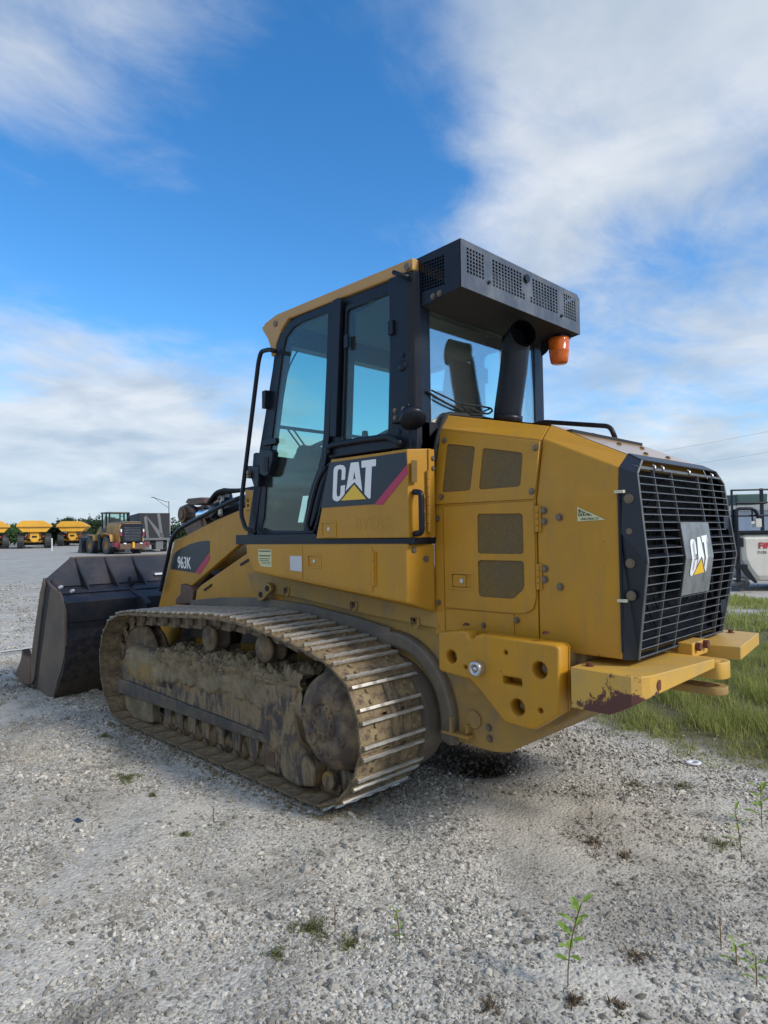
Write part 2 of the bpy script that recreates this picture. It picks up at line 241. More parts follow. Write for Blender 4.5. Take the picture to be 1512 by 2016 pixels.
# ---------------------------------------------------------------- mesh helpers
def put(name, me, m, parent=None, bev=0.0, smooth=False, seg=2):
    if m is not None:
        me.materials.clear(); me.materials.append(M[m] if isinstance(m, str) else m)
    if smooth:
        for p in me.polygons: p.use_smooth = True
    o = bpy.data.objects.new(name, me); COL.objects.link(o)
    if parent: o.parent = parent
    if bev:
        b = o.modifiers.new('bevel', 'BEVEL'); b.width = bev; b.segments = seg; b.limit_method = 'ANGLE'; b.angle_limit = R(35); b.harden_normals = False
    return o
def mk(name, v, f, m, parent=None, bev=0.0, smooth=False):
    me = bpy.data.meshes.new(name); me.from_pydata([tuple(a) for a in v], [], f); me.update()
    bm = bmesh.new(); bm.from_mesh(me); bmesh.ops.recalc_face_normals(bm, faces=bm.faces); bm.to_mesh(me); bm.free()
    return put(name, me, m, parent, bev, smooth)
class MB:
    def __init__(s): s.v = []; s.f = []
    def add(s, v, f):
        k = len(s.v); s.v += [tuple(a) for a in v]; s.f += [tuple(i + k for i in q) for q in f]; return s
    def box(s, a, b):
        x0, y0, z0 = a; x1, y1, z1 = b
        return s.add([(x0, y0, z0), (x1, y0, z0), (x1, y1, z0), (x0, y1, z0), (x0, y0, z1), (x1, y0, z1), (x1, y1, z1), (x0, y1, z1)],
                     [(0, 3, 2, 1), (4, 5, 6, 7), (0, 1, 5, 4), (1, 2, 6, 5), (2, 3, 7, 6), (3, 0, 4, 7)])
    def prism(s, pts, ax, a, b):
        def P(p, t): return (t, p[0], p[1]) if ax == 'x' else (p[0], t, p[1]) if ax == 'y' else (p[0], p[1], t)
        k = len(pts)
        return s.add([P(p, a) for p in pts] + [P(p, b) for p in pts],
                     [tuple(range(k)), tuple(range(2 * k - 1, k - 1, -1))] + [(i, i + k, (i + 1) % k + k, (i + 1) % k) for i in range(k)])
    def cyl(s, p0, p1, r0, r1=None, seg=20, cap=True):
        r1 = r0 if r1 is None else r1; p0 = Vector(p0); p1 = Vector(p1); d = (p1 - p0).normalized()
        u = d.orthogonal().normalized(); w = d.cross(u); v = []
        for p, r in ((p0, r0), (p1, r1)):
            for i in range(seg):
                t = 2 * math.pi * i / seg; v.append(p + u * (r * math.cos(t)) + w * (r * math.sin(t)))
        f = [(i, (i + 1) % seg, (i + 1) % seg + seg, i + seg) for i in range(seg)]
        if cap: f += [tuple(range(seg - 1, -1, -1)), tuple(range(seg, 2 * seg))]
        return s.add(v, f)
    def tube(s, pts, r, seg=8, closed=False, fillet=0):
        P = [Vector(p) for p in pts]
        if fillet:
            Q = [P[0]]
            for i in range(1, len(P) - 1):
                a, b, c = P[i - 1], P[i], P[i + 1]; d = min(fillet, (a - b).length * 0.45, (c - b).length * 0.45)
                p = b + (a - b).normalized() * d; q = b + (c - b).normalized() * d
                for t in (0, .25, .5, .75, 1): Q.append(p * (1 - t) ** 2 + b * 2 * t * (1 - t) + q * t * t)
            P = Q + [P[-1]]
        k = len(P); v = []; up = None
        for i in range(k):
            d = (P[min(i + 1, k - 1)] - P[max(i - 1, 0)]).normalized()
            if closed: d = (P[(i + 1) % k] - P[i - 1]).normalized()
            if up is None: up = d.orthogonal().normalized()
            up = (up - d * up.dot(d)).normalized(); w = d.cross(up)
            for j in range(seg):
                t = 2 * math.pi * j / seg; v.append(P[i] + up * (r * math.cos(t)) + w * (r * math.sin(t)))
        f = []
        for i in range(k if closed else k - 1):
            for j in range(seg):
                a = i * seg + j; b = i * seg + (j + 1) % seg; c = ((i + 1) % k) * seg + (j + 1) % seg; d = ((i + 1) % k) * seg + j
                f.append((a, b, c, d))
        if not closed: f += [tuple(range(seg - 1, -1, -1)), tuple(range((k - 1) * seg, k * seg))]
        return s.add(v, f)
    def lathe(s, prof, c, ax=(0, 1, 0), seg=32):
        c = Vector(c); d = Vector(ax).normalized(); u = d.orthogonal().normalized(); w = d.cross(u); v = []; k = len(prof)
        for i in range(seg):
            t = 2 * math.pi * i / seg; e = u * math.cos(t) + w * math.sin(t)
            for (r, h) in prof: v.append(c + d * h + e * max(r, 1e-4))
        f = [(i * k + j, i * k + j + 1, ((i + 1) % seg) * k + j + 1, ((i + 1) % seg) * k + j) for i in range(seg) for j in range(k - 1)]
        return s.add(v, f)
    def out(s, name, m, parent=None, bev=0.0, smooth=False): return mk(name, s.v, s.f, m, parent, bev, smooth)
def box(name, a, b, m, parent=None, bev=0.0): return MB().box(a, b).out(name, m, parent, bev)
def prism(name, pts, ax, a, b, m, parent=None, bev=0.0): return MB().prism(pts, ax, a, b).out(name, m, parent, bev)
def cyl(name, p0, p1, r, m, parent=None, seg=20, r1=None, bev=0.0):
    o = MB().cyl(p0, p1, r, r1, seg).out(name, m, parent, bev)
    if seg > 8:
        for p in o.data.polygons: p.use_smooth = len(p.vertices) == 4
    return o
def tube(name, pts, r, m, parent=None, seg=10, fillet=0.05, closed=False):
    o = MB().tube(pts, r, seg, closed, fillet).out(name, m, parent, 0, True); return o
def slab(name, out, holes, th, m, parent=None, bev=0.0, side=1, hint=None):
    """flat plate: 3-D outline, list of 3-D hole outlines, thickness th laid on the side away from (side=1) / towards the hint normal"""
    P = [Vector(p) for p in out]; nrm = Vector((0, 0, 0)); k = len(P)
    for i in range(k):
        a, b = P[i], P[(i + 1) % k]; nrm += Vector(((a.y - b.y) * (a.z + b.z), (a.z - b.z) * (a.x + b.x), (a.x - b.x) * (a.y + b.y)))
    nrm.normalize()
    if hint is None: hint = (0, 1, 0)
    if nrm.dot(Vector(hint)) < 0: nrm = -nrm
    u = (P[1] - P[0]).normalized(); u = (u - nrm * u.dot(nrm)).normalized(); w = nrm.cross(u)
    cu = bpy.data.curves.new(name, 'CURVE'); cu.dimensions = '2D'; cu.fill_mode = 'BOTH'; cu.extrude = th / 2 - bev; cu.bevel_depth = bev; cu.offset = -bev; cu.bevel_resolution = 1
    for lp in [out] + list(holes):
        sp = cu.splines.new('POLY'); sp.points.add(len(lp) - 1)
        for i, p in enumerate(lp):
            d = Vector(p) - P[0]; sp.points[i].co = (d.dot(u), d.dot(w), 0, 1)
        sp.use_cyclic_u = True
    to = bpy.data.objects.new(name, cu); me = bpy.data.meshes.new_from_object(to)
    bpy.data.objects.remove(to); bpy.data.curves.remove(cu)
    off = P[0] - nrm * (th / 2)
    me.transform(Matrix(((u.x, w.x, nrm.x, off.x), (u.y, w.y, nrm.y, off.y), (u.z, w.z, nrm.z, off.z), (0, 0, 0, 1))))
    me.name = name; return put(name, me, m, parent)
def YZ(pts, y): return [(p[0], y, p[1]) for p in pts]      # (x,z) outline on a plane y = const
def XZ(pts, x): return [(x, p[0], p[1]) for p in pts]      # (y,z) outline on a plane x = const
def rr(pts, r, k=3):                                       # rounded polygon (any dimension)
    out = []; m = len(pts)
    for i in range(m):
        a, b, c = Vector(pts[i - 1]), Vector(pts[i]), Vector(pts[(i + 1) % m]); d = min(r, (a - b).length * .45, (c - b).length * .45)
        p = b + (a - b).normalized() * d; q = b + (c - b).normalized() * d
        for j in range(k + 1):
            t = j / k; out.append(tuple(p * (1 - t) ** 2 + b * 2 * t * (1 - t) + q * t * t))
    return out
def rect(x0, z0, x1, z1): return [(x0, z0), (x1, z0), (x1, z1), (x0, z1)]
def empty(name, loc=(0, 0, 0), rz=0.0):
    o = bpy.data.objects.new(name, None); COL.objects.link(o); o.location = loc; o.rotation_euler = (0, 0, rz); o.empty_display_size = 0.2; return o
def tag(o, label, cat, group=None, kind=None):
    if label: o['label'] = label
    if cat: o['category'] = cat
    if group: o['group'] = group
    if kind: o['kind'] = kind
    return o
def copy_tree(o, parent=None):
    c = o.copy(); COL.objects.link(c); c.parent = parent
    for ch in list(o.children): copy_tree(ch, c)
    return c
def text(name, s, size, m, parent, frame, ext=0.001, sx=1.0, off=0.0):
    cu = bpy.data.curves.new(name, 'FONT'); cu.body = s; cu.size = size; cu.extrude = ext; cu.offset = off; cu.align_x = 'CENTER'; cu.align_y = 'CENTER'
    to = bpy.data.objects.new(name, cu); me = bpy.data.meshes.new_from_object(to); bpy.data.objects.remove(to); bpy.data.curves.remove(cu)
    o_, u, w = map(Vector, frame); u = u.normalized(); w = w.normalized(); q = u.cross(w)
    me.transform(Matrix(((u.x, w.x, q.x, o_.x), (u.y, w.y, q.y, o_.y), (u.z, w.z, q.z, o_.z), (0, 0, 0, 1))) @ Matrix.Diagonal((sx, 1, 1, 1)))
    return put(name, me, m, parent)
def arc(cx, cz, r, a0, a1, k): return [(cx + r * math.cos(R(a0 + (a1 - a0) * i / k)), cz + r * math.sin(R(a0 + (a1 - a0) * i / k))) for i in range(k + 1)]
# ================================================================ the tracked loader
LD = empty('track_loader'); tag(LD, 'yellow tracked loader with CAT lettering and 963K on its arm, muddy tracks, seen from behind', 'track loader')
def bolt(p, d, parent, r=0.014, h=0.010, m='bolt'):
    d = Vector(d).normalized(); p = Vector(p)
    o = MB().cyl(p - d * 0.002, p + d * 0.003, r * 1.45, seg=12).cyl(p + d * 0.003, p + d * (0.003 + h), r, seg=6).out('bolt', m, parent); return o
YN = (0, 1, 0)
# --- hood shell: lofted sections (y, z half-profile) at each x
def section(x, prof):
    L_ = [(x, y, z) for y, z in prof]; return L_ + [(x, -y, z) for y, z in reversed(prof)]
def loft(name, secs, m, parent, bev=0.0, caps=True):
    v = []; f = []; k = len(secs[0])
    for s in secs: v += s
    for i in range(len(secs) - 1):
        for j in range(k - 1): f.append((i * k + j, i * k + j + 1, (i + 1) * k + j + 1, (i + 1) * k + j))
        f.append((i * k + k - 1, i * k, (i + 1) * k, (i + 1) * k + k - 1))
    if caps: f += [tuple(range(k)), tuple(range((len(secs) - 1) * k, len(secs) * k))]
    return mk(name, v, f, m, parent, bev)
hoodR = loft('rear_hood', [section(-1.084, [(0.62, 0.985), (0.62, 1.774), (0.546, 2.102), (0.463, 2.184)]),
                           section(-1.532, [(0.62, 0.985), (0.62, 1.773), (0.600, 1.906), (0.501, 1.975)])], 'yellow', LD, 0.006)
hoodF = loft('front_hood', [section(-0.366, [(0.62, 0.99), (0.62, 1.766), (0.543, 2.249), (0.476, 2.336)]),
                            section(-1.077, [(0.62, 0.99), (0.62, 1.774), (0.546, 2.098), (0.463, 2.180)])], 'yellow', LD, 0.006)
box('hood_core', (-1.2, -0.44, 1.0), (-0.9, 0.44, 2.15), 'dark', LD)
mk('hood_top', [(-0.37, 0.470, 2.3375), (-1.084, 0.458, 2.1865), (-1.530, 0.496, 1.979), (-1.530, -0.496, 1.979), (-1.084, -0.458, 2.1865), (-0.37, -0.470, 2.3375)], [(0, 1, 4, 5), (1, 2, 3, 4)], 'glossyel', LD)
for y in (-0.2, 0.1):
    for x in (-1.15, -1.3, -1.45): bolt((x, y, 2.186 - (abs(x) - 1.084) * 0.467), (-0.4, 0, 0.9), hoodR, 0.012, 0.008)
tube('hood_rail', [(-0.40, -0.42, 2.36), (-0.50, -0.42, 2.375), (-1.0, -0.42, 2.28), (-1.03, -0.42, 2.20)], 0.016, 'black', LD, fillet=0.05)
# lower engine door (two mesh panels) slightly proud of the side
dz = [(-0.366, 1.766), (-1.078, 1.763), (-1.071, 1.235), (-1.054, 1.206), (-1.004, 1.181), (-0.931, 1.162), (-0.441, 1.162), (-0.448, 1.748)]
dz = [(x, z) for x, z in dz]
dout = [(-0.392, 1.758), (-1.071, 1.762), (-1.073, 1.26), (-1.055, 1.195), (-1.01, 1.168), (-0.94, 1.163), (-0.455, 1.163), (-0.450, 1.165)]
dout = [(-0.452, 1.758), (-1.071, 1.762), (-1.073, 1.26), (-1.055, 1.195), (-1.01, 1.170), (-0.94, 1.163), (-0.455, 1.163)]
v1 = rr([(-0.701, 1.708), (-1.002, 1.700), (-1.003, 1.483), (-0.699, 1.483)], 0.02)
v2 = rr([(-0.698, 1.446), (-1.004, 1.446), (-1.003, 1.30), (-0.933, 1.24), (-0.699, 1.24)], 0.022)
lt = rect(-0.653, 1.285, -0.51, 1.363)
ED = slab('engine_door', YZ(dout, 0.632), [YZ(v1, 0.632), YZ(v2, 0.632), YZ(lt, 0.632)], 0.010, 'yellow', LD, 0.002)
for q in (v1, v2): slab('mesh_panel', YZ(q, 0.6245), [], 0.003, 'mesh', ED)
def latch(x0, z0, x1, z1, y, parent):            # recessed paddle latch: frame, paddle, lock
    fx = 0.014
    t = slab('latch', YZ(rr(rect(x0 - fx, z0 - fx, x1 + fx, z1 + fx), 0.008), y + 0.003), [YZ(rect(x0, z0, x1, z1), y + 0.003)], 0.006, 'yellow', parent, 0.001)
    t['label'] = 'recessed paddle latch with key lock'
    xm = x0 + (x1 - x0) * 0.32
    box('latch_pocket', (x0, y - 0.028, z0), (x1, y - 0.024, z1), 'dark', parent)
    box('latch_paddle', (xm, y - 0.02, z0 + 0.004), (x1 - 0.003, y - 0.003, z1 - 0.004), 'yellow', parent, 0.002)
    cyl('lock', ((x0 + x1) / 2, y - 0.004, (z0 + z1) / 2), ((x0 + x1) / 2, y + 0.003, (z0 + z1) / 2), 0.013, 'steel', parent, 14)
latch(-0.653, 1.285, -0.51, 1.363, 0.632, ED)
def hinge(x, z0, z1, y, parent, side=-1, k=4):
    b = MB(); h = (z1 - z0) / k
    for i in range(k): b.cyl((x, y + 0.006, z0 + i * h + 0.002), (x, y + 0.006, z0 + (i + 1) * h - 0.002), 0.010, seg=10)
    b.box((x - 0.022, y, z0), (x + 0.022, y + 0.003, z1)); return b.out('hinge', 'yellow', parent)
hinge(-1.090, 1.60, 1.738, 0.626, ED); hinge(-1.088, 1.297, 1.433, 0.626, ED)
slab('front_strip', YZ([(-0.372, 1.752), (-0.444, 1.752), (-0.444, 1.00), (-0.372, 1.00)], 0.625), [], 0.004, 'yellow', LD, 0.001)
slab('lower_access_panel', YZ([(-0.462, 1.155), (-0.928, 1.155), (-0.928, 1.04), (-0.925, 0.99), (-0.462, 0.99)], 0.627), [], 0.006, 'yellow', LD, 0.0015)
# upper vent panel on the leaning facet
pA, pB, pC = (-0.366, 0.62, 1.766), (-1.077, 0.62, 1.774), (-0.366, 0.543, 2.249)
hn = (Vector(pB) - Vector(pA)).cross(Vector(pC) - Vector(pA)).normalized(); hn = hn if hn.y > 0 else -hn
ups = [(-0.359, 0.546, 2.229), (-1.086, 0.571, 2.083), (-1.075, 0.62, 1.774), (-0.367, 0.619, 1.774)]
u1 = [(-0.439, 0.56, 2.14), (-0.655, 0.567, 2.099), (-0.643, 0.608, 1.844), (-0.431, 0.608, 1.844)]
u2 = [(-0.711, 0.57, 2.086), (-0.984, 0.579, 2.031), (-0.982, 0.608, 1.846), (-0.705, 0.608, 1.845)]
sh = lambda L_, d: [tuple(Vector(p) + hn * d) for p in L_]
UV = slab('upper_vent_panel', sh(ups, 0.010), [rr(sh(u1, 0.010), 0.02), rr(sh(u2, 0.010), 0.02)], 0.008, 'yellow', LD, 0.002, hint=hn)
for q in (u1, u2): slab('mesh_panel', sh(rr(q, 0.02), 0.0035), [], 0.002, 'mesh', UV, hint=hn)
for p in [(-0.42, 0.557, 2.162), (-1.065, 0.576, 2.049), (-1.058, 0.613, 1.815), (-0.435, 0.612, 1.816)]:
    bolt(Vector(p) + hn * 0.010, hn, UV, 0.013)
for x, z in [(-1.217, 1.674), (-1.213, 1.317), (-1.128, 1.712), (-1.127, 1.654), (-1.126, 1.408), (-1.124, 1.352)]: bolt((x, 0.622, z), YN, hoodR, 0.014)
for x, z in [(-0.405, 1.691), (-0.400, 1.188), (-0.728, 1.081), (-0.947, 1.127)]: bolt((x, 0.627, z), YN, hoodF, 0.012)
# warning pennant sticker
fl = slab('pennant_sticker', YZ([(-1.319, 1.724), (-1.470, 1.654), (-1.319, 1.650)], 0.6235), [], 0.002, 'label', hoodR)
slab('sticker_field', YZ([(-1.325, 1.712), (-1.400, 1.678), (-1.325, 1.676)], 0.6245), [], 0.001, 'label_dk', hoodR)
text('lettering', 'WA', 0.036, 'label', hoodR, ((-1.350, 0.625, 1.688), (-1, 0, 0), (0, 0, 1)), 0.0005, 0.8, 0.0)
text('lettering', 'UNILATERAL TO', 0.017, 'label_dk', hoodR, ((-1.385, 0.6245, 1.661), (-1, 0, 0), (0, 0, 1)), 0.0004, 0.75, 0.0)
# --- rear grille housing
G1, G2, G3, G4 = (0.510, 1.938), (0.595, 1.870), (0.620, 1.449), (0.570, 0.984)
gx = {1: -1.606, 2: -1.620, 3: -1.670, 4: -1.592}
ridge = [(-1.606, 0.510, 1.938), (-1.620, 0.595, 1.870), (-1.670, 0.620, 1.449), (-1.592, 0.570, 0.984)]
back = [(-1.535, 0.503, 1.978), (-1.535, 0.602, 1.908), (-1.535, 0.622, 1.60), (-1.535, 0.616, 0.982)]
GR = MB()
for s in (1, -1):
    a = [(x, y * s, z) for x, y, z in ridge]; b = [(x, y * s, z) for x, y, z in back]
    ai = [(x + 0.015, (y - 0.012) * s, z) for x, y, z in ridge]
    for i in range(3): GR.add([b[i], b[i + 1], a[i + 1], a[i]], [(0, 1, 2, 3)])
    for i in range(3): GR.add([a[i], a[i + 1], ai[i + 1], ai[i]], [(0, 1, 2, 3)])
GR.add([back[0], (back[0][0], -back[0][1], back[0][2]), (ridge[0][0], -ridge[0][1], ridge[0][2]), ridge[0]], [(0, 1, 2, 3)])
GR.add([ridge[3], (ridge[3][0], -ridge[3][1], ridge[3][2]), (-1.535, -0.61, 0.982), (-1.535, 0.61, 0.982)], [(0, 1, 2, 3)])
GRL = GR.out('rear_grille', 'cheek', LD); GRL['label'] = 'black louvred radiator grille with badge'
so = GRL.modifiers.new('thickness', 'SOLIDIFY'); so.thickness = 0.006; so.offset = -1
box('radiator_core', (-1.545, -0.58, 1.0), (-1.537, 0.58, 1.90), 'dark', GRL)
for k in range(5):                        # fan guard rings and oil cooler pipes inside
    tube('guard_ring', [(-1.56, 0.12 * 0 + (0.10 + 0.09 * k) * math.cos(t), 1.45 + (0.10 + 0.09 * k) * 0.95 * math.sin(t)) for t in np.linspace(0, 2 * math.pi, 40, endpoint=False)], 0.004, 'black', GRL, 5, 0, True)
for s in (1, -1): prism('radiator_bracket', rect(-0.02, 1.02, 0.02, 1.9), 'x', -1.57, -1.55, 'dark', GRL).location = (0, 0.50 * s, 0)
def gsurf(z):                              # x and half width of the grille face at height z
    pts = [(1.938, -1.606, 0.510), (1.870, -1.620, 0.595), (1.449, -1.670, 0.620), (0.984, -1.592, 0.570)]
    for (z0, x0, y0), (z1, x1, y1) in zip(pts, pts[1:]):
        if z >= z1 - 1e-6: t = (z0 - z) / (z0 - z1); return x0 + (x1 - x0) * t, y0 + (y1 - y0) * t
    return pts[-1][1:]
barz = [1.897, 1.858, 1.820, 1.781, 1.744, 1.709, 1.674, 1.637, 1.597, 1.555, 1.512, 1.468, 1.426, 1.383, 1.340, 1.296, 1.251, 1.207, 1.162, 1.118, 1.074, 1.031, 0.992]
for i, z in enumerate(barz):
    x, y = gsurf(z); y -= 0.004; dep = 0.040; th = 0.004 if i else 0.012; tl = 0.012 if z > 1.45 else -0.004
    spans = [(-y, y)]
    if 1.60 < z < 1.66: spans = [(-0.50, y)]
    if 1.58 < z < 1.625: spans = [(-0.50, y)]
    if 1.10 < z < 1.20: spans = [(-0.47, y)]
    for a, b in spans:
        q = MB().prism([(x - 0.002, z), (x - 0.002, z + th), (x + dep, z + th + tl), (x + dep, z + tl)], 'y', a, b)
        q.out('louvre', 'louvre' if i == 0 else 'cheek', GRL)
        MB().box((x - 0.0045, a, z), (x - 0.0020, b, z + th)).out('louvre_edge', 'louvre', GRL)  # paler strip paints the lit front edge of the black louvre
for j, (yt, yb) in enumerate([(0.402, 0.371), (0.181, 0.154), (-0.185, -0.216), (-0.403, -0.436)]):
    P_ = []
    for z in (1.905, 1.449, 0.984):
        x = gsurf(z)[0]; t = (1.905 - z) / (1.905 - .984); y = yt + (yb - yt) * t; P_.append((x, y, z))
    q = MB()
    for a, b in zip(P_, P_[1:]):
        q.add([(a[0] - .004, a[1] - .0028, a[2]), (a[0] - .004, a[1] + .0028, a[2]), (a[0] + .010, a[1] + .0028, a[2]), (a[0] + .010, a[1] - .0028, a[2]),
               (b[0] - .004, b[1] - .0028, b[2]), (b[0] - .004, b[1] + .0028, b[2]), (b[0] + .010, b[1] + .0028, b[2]), (b[0] + .010, b[1] - .0028, b[2])],
              [(0, 1, 5, 4), (1, 2, 6, 5), (2, 3, 7, 6), (3, 0, 4, 7), (0, 3, 2, 1), (4, 5, 6, 7)])
    q.out('grille_rib', 'louvre', GRL)
# bent frame strips along the left and right ridges
for s in (1, -1):
    q = MB()
    for a, b in zip(ridge, ridge[1:]): q.tube([(a[0] - .001, a[1] * s, a[2]), (b[0] - .001, b[1] * s, b[2])], 0.006, 6)
    q.out('edge_strip', 'louvre', GRL)
for y, z0, z1 in ((-0.505, 1.60, 1.66), (-0.475, 1.11, 1.17)):
    x = gsurf(z1)[0]; box('catch_pocket', (x, y - 0.09, z0), (x + 0.04, y, z0 + 0.075), 'black', GRL)
for z in (1.752, 1.597, 1.445, 1.292): bolt((-1.585, 0.6185 if z < 1.5 else 0.618, z), (-0.1, 1, 0), GRL, 0.016, 0.004)
for z in (1.78, 1.26): box('hinge_bracket', (-1.568, 0.612, z), (-1.524, 0.640, z + 0.014), 'cream', GRL)
cyl('hinge_rod', (-1.541, 0.624, 1.02), (-1.541, 0.624, 1.775), 0.008, 'black', GRL, 8)
for y in (0.402, 0.30, -0.05, -0.40):
    tube('rod_hook', [(-1.612, y, 1.925), (-1.622, y - 0.01, 1.915), (-1.625, y, 1.90)], 0.005, 'steel', GRL, 6, 0)
# badge plate: bends with the grille
def badge_x(z): return gsurf(z)[0] - 0.012
pl = MB(); zs = [1.638, 1.449, 1.262]
for a, b in zip(zs, zs[1:]):
    pl.add([(badge_x(a), 0.196, a), (badge_x(a), -0.196, a), (badge_x(b), -0.200, b), (badge_x(b), 0.190, b)], [(0, 1, 2, 3)])
bp = pl.out('badge_plate', 'grayplate', GRL); so = bp.modifiers.new('thickness', 'SOLIDIFY'); so.thickness = 0.005; so.offset = 0
# CAT letter shapes, traced in a unit box (0..1 wide, 0..1 high)
def cl(pts): return [((x - 735) / 325, (632 - y) / 294) for x, y in pts]
LC = cl([(737, 598), (745, 402), (750, 382), (765, 369), (795, 363), (822, 368), (836, 385), (838, 404), (834, 472), (806, 475), (810, 412), (806, 398), (794, 393), (781, 398), (776, 414), (768, 562), (771, 590), (782, 598), (795, 588), (799, 566), (801, 518), (834, 512), (832, 560), (829, 580), (790, 624), (772, 632), (748, 624), (739, 612)])
LA = cl([(840, 556), (877, 353), (936, 350), (962, 560), (905, 493)])
LAh = cl([(895, 480), (903, 415), (915, 478), (905, 468)])
LT = cl([(957, 344), (1060, 338), (1059, 386), (1031, 388), (1021, 610), (1007, 612), (978, 578), (988, 391), (957, 393)])
LR = cl([(803, 626), (902, 511), (990, 615)])
def logo(parent, fn, hint, ext=0.0015, mt='white'):
    for nm, o_, hs_, mm in (('letter_c', LC, [], mt), ('letter_a', LA, [LAh], mt), ('letter_t', LT, [], mt), ('logo_triangle', LR, [], 'decal_yel')):
        slab(nm, [fn(u, v) for u, v in o_], [[fn(u, v) for u, v in h] for h in hs_], ext, mm, parent, hint=hint)
# badge version: two planes, cut at the bend
def badge_logo():
    for nm, o_, mm in (('letter_c', LC, 'white'), ('letter_a', LA, 'white'), ('letter_t', LT, 'white'), ('logo_triangle', LR, 'decal_yel')):
        pts = [(0.128 - u * 0.262, 1.358 + v * 0.212) for u, v in o_]
        bm = bmesh.new(); vs = [bm.verts.new((0, y, z)) for y, z in pts]; bm.faces.new(vs)
        bmesh.ops.triangulate(bm, faces=bm.faces[:])
        for zc_ in (1.449,): bmesh.ops.bisect_plane(bm, geom=bm.verts[:] + bm.edges[:] + bm.faces[:], plane_co=(0, 0, zc_), plane_no=(0, 0, 1))
        for v in bm.verts: v.co.x = badge_x(v.co.z) - 0.006
        me = bpy.data.meshes.new(nm); bm.to_mesh(me); bm.free(); o = put(nm, me, mm, GRL)
badge_logo()
# --- counterweight plate on the left side
cwo = [(-0.541, 1.045), (-0.536, 0.84), (-0.557, 0.826), (-0.755, 0.81), (-0.811, 0.77), (-0.976, 0.622), (-1.118, 0.615), (-1.157, 0.62), (-1.291, 0.719), (-1.302, 1.034), (-1.281, 1.051), (-0.836, 1.06), (-0.799, 1.049), (-0.78, 1.029), (-0.754, 1.027), (-0.743, 1.06), (-0.715, 1.067)]
holes = []
for (x, z, r) in [(-0.629, 0.916, 0.036), (-1.188, 0.916, 0.042), (-1.054, 0.711, 0.042), (-0.989, 0.98, 0.0115), (-0.726, 0.871, 0.011), (-1.187, 0.717, 0.013)]:
    holes.append(YZ(arc(x, z, r, 0, 345, 23), 0.80))
holes.append(YZ(rr(rect(-1.083, 0.820, -0.968, 0.858), 0.008), 0.80))
CW = slab('side_counterweight', YZ(cwo, 0.80), holes, 0.095, 'yellow', LD, 0.010)
slab('counterweight_backing', YZ(cwo[:3] + cwo[3:13], 0.704), [], 0.01, 'yellow', CW)
box('counterweight_mount', (-1.28, 0.56, 0.72), (-0.66, 0.70, 1.00), 'yellow_dusty', LD)
for x, z in [(-0.629, 0.916), (-1.188, 0.916), (-1.054, 0.711)]: MB().cyl((x, 0.70, z), (x, 0.745, z), 0.02, seg=6).out('recessed_bolt', 'bolt', CW)
pn = MB().lathe([(0.0, 0.05), (0.012, 0.05), (0.012, 0.02), (0.020, 0.02), (0.020, 0.05), (0.036, 0.05), (0.040, 0.044), (0.040, 0.0), (0.040, -0.01)], (-0.824, 0.80, 0.882), YN, 28).out('tie_down_pin', 'steel', CW, 0, True)
for x in (-0.70, -1.20): bolt((x, 0.75, 1.093), (0, 0, 1), CW, 0.014, 0.008, 'rustbolt')
# --- rear bumper plates
lp = [(-1.345, 0.775), (-1.55, 0.797), (-1.60, 0.802), (-1.655, 0.797), (-1.69, 0.768), (-1.712, 0.73), (-1.75, 0.43), (-1.786, 0.135), (-1.70, 0.10), (-1.30, 0.10), (-1.30, 0.5), (-1.335, 0.53)]
def wedge(name, pts, zt, zb, m, parent, bev):
    k = len(pts); v = [(x, y, zt) for x, y in pts] + [(x, y, zb(x, y)) for x, y in pts]
    return mk(name, v, [tuple(range(k))] + [(k + (k - 1), k + i + 1, k + i) for i in range(k - 2)] + [(i, i + k, (i + 1) % k + k, (i + 1) % k) for i in range(k)], m, parent, bev)
zb1 = lambda x, y: float(np.interp(x, [-1.786, -1.712, -1.63, -1.55, -1.30], [0.905, 0.853, 0.800, 0.762, 0.755])) if y > 0.12 else 0.90
BL = wedge('rear_bumper', lp, 0.950, zb1, 'bumper', LD, 0.004); BL['label'] = 'left bumper plate, paint scraped to dark red primer'
rp = [(-1.345, -0.775), (-1.55, -0.800), (-1.73, -0.795), (-1.807, -0.197), (-1.62, -0.17), (-1.30, -0.25), (-1.335, -0.53)]
BR = wedge('rear_bumper', rp, 0.968, lambda x, y: 0.898, 'bumper', LD, 0.004); BR['label'] = 'right bumper plate with clean yellow paint'
for p in ((-1.405, 0.70, 0.95), (-1.60, -0.70, 0.968)): bolt(p, (0, 0, 1), BL if p[1] > 0 else BR, 0.015, 0.016, 'rustbolt')
MB().cyl((-1.7235, 0.655, 0.898), (-1.690, 0.655, 0.898), 0.024, seg=18).out('plug_hole', 'rustbolt', BL)
# tow lugs
slab('tow_lug', rr([(-1.50, 0.10, 0.93), (-1.80, 0.13, 0.93), (-1.825, 0.09, 0.93), (-1.825, 0.02, 0.93), (-1.79, -0.02, 0.93), (-1.50, -0.02, 0.93)], 0.02),
     [[(-1.80, 0.09, 0.93), (-1.80, 0.03, 0.93), (-1.76, 0.06, 0.93)]], 0.085, 'bumper', LD, 0.004, hint=(0, 0, 1))
lugo = [(-1.30, 0.14), (-1.62, 0.12)] + [(-1.74 + 0.075 * math.cos(R(a)), 0.05 + 0.075 * math.sin(R(a))) for a in range(110, 260, 15)] + [(-1.62, -0.02), (-1.30, -0.04)]
slab('tow_lug', [(x, y, 0.80) for x, y in lugo], [[(-1.745 + 0.03 * math.cos(R(a)), 0.05 + 0.03 * math.sin(R(a)), 0.80) for a in range(0, 360, 24)]], 0.04, 'yellow_dusty', LD, 0.004, hint=(0, 0, 1))
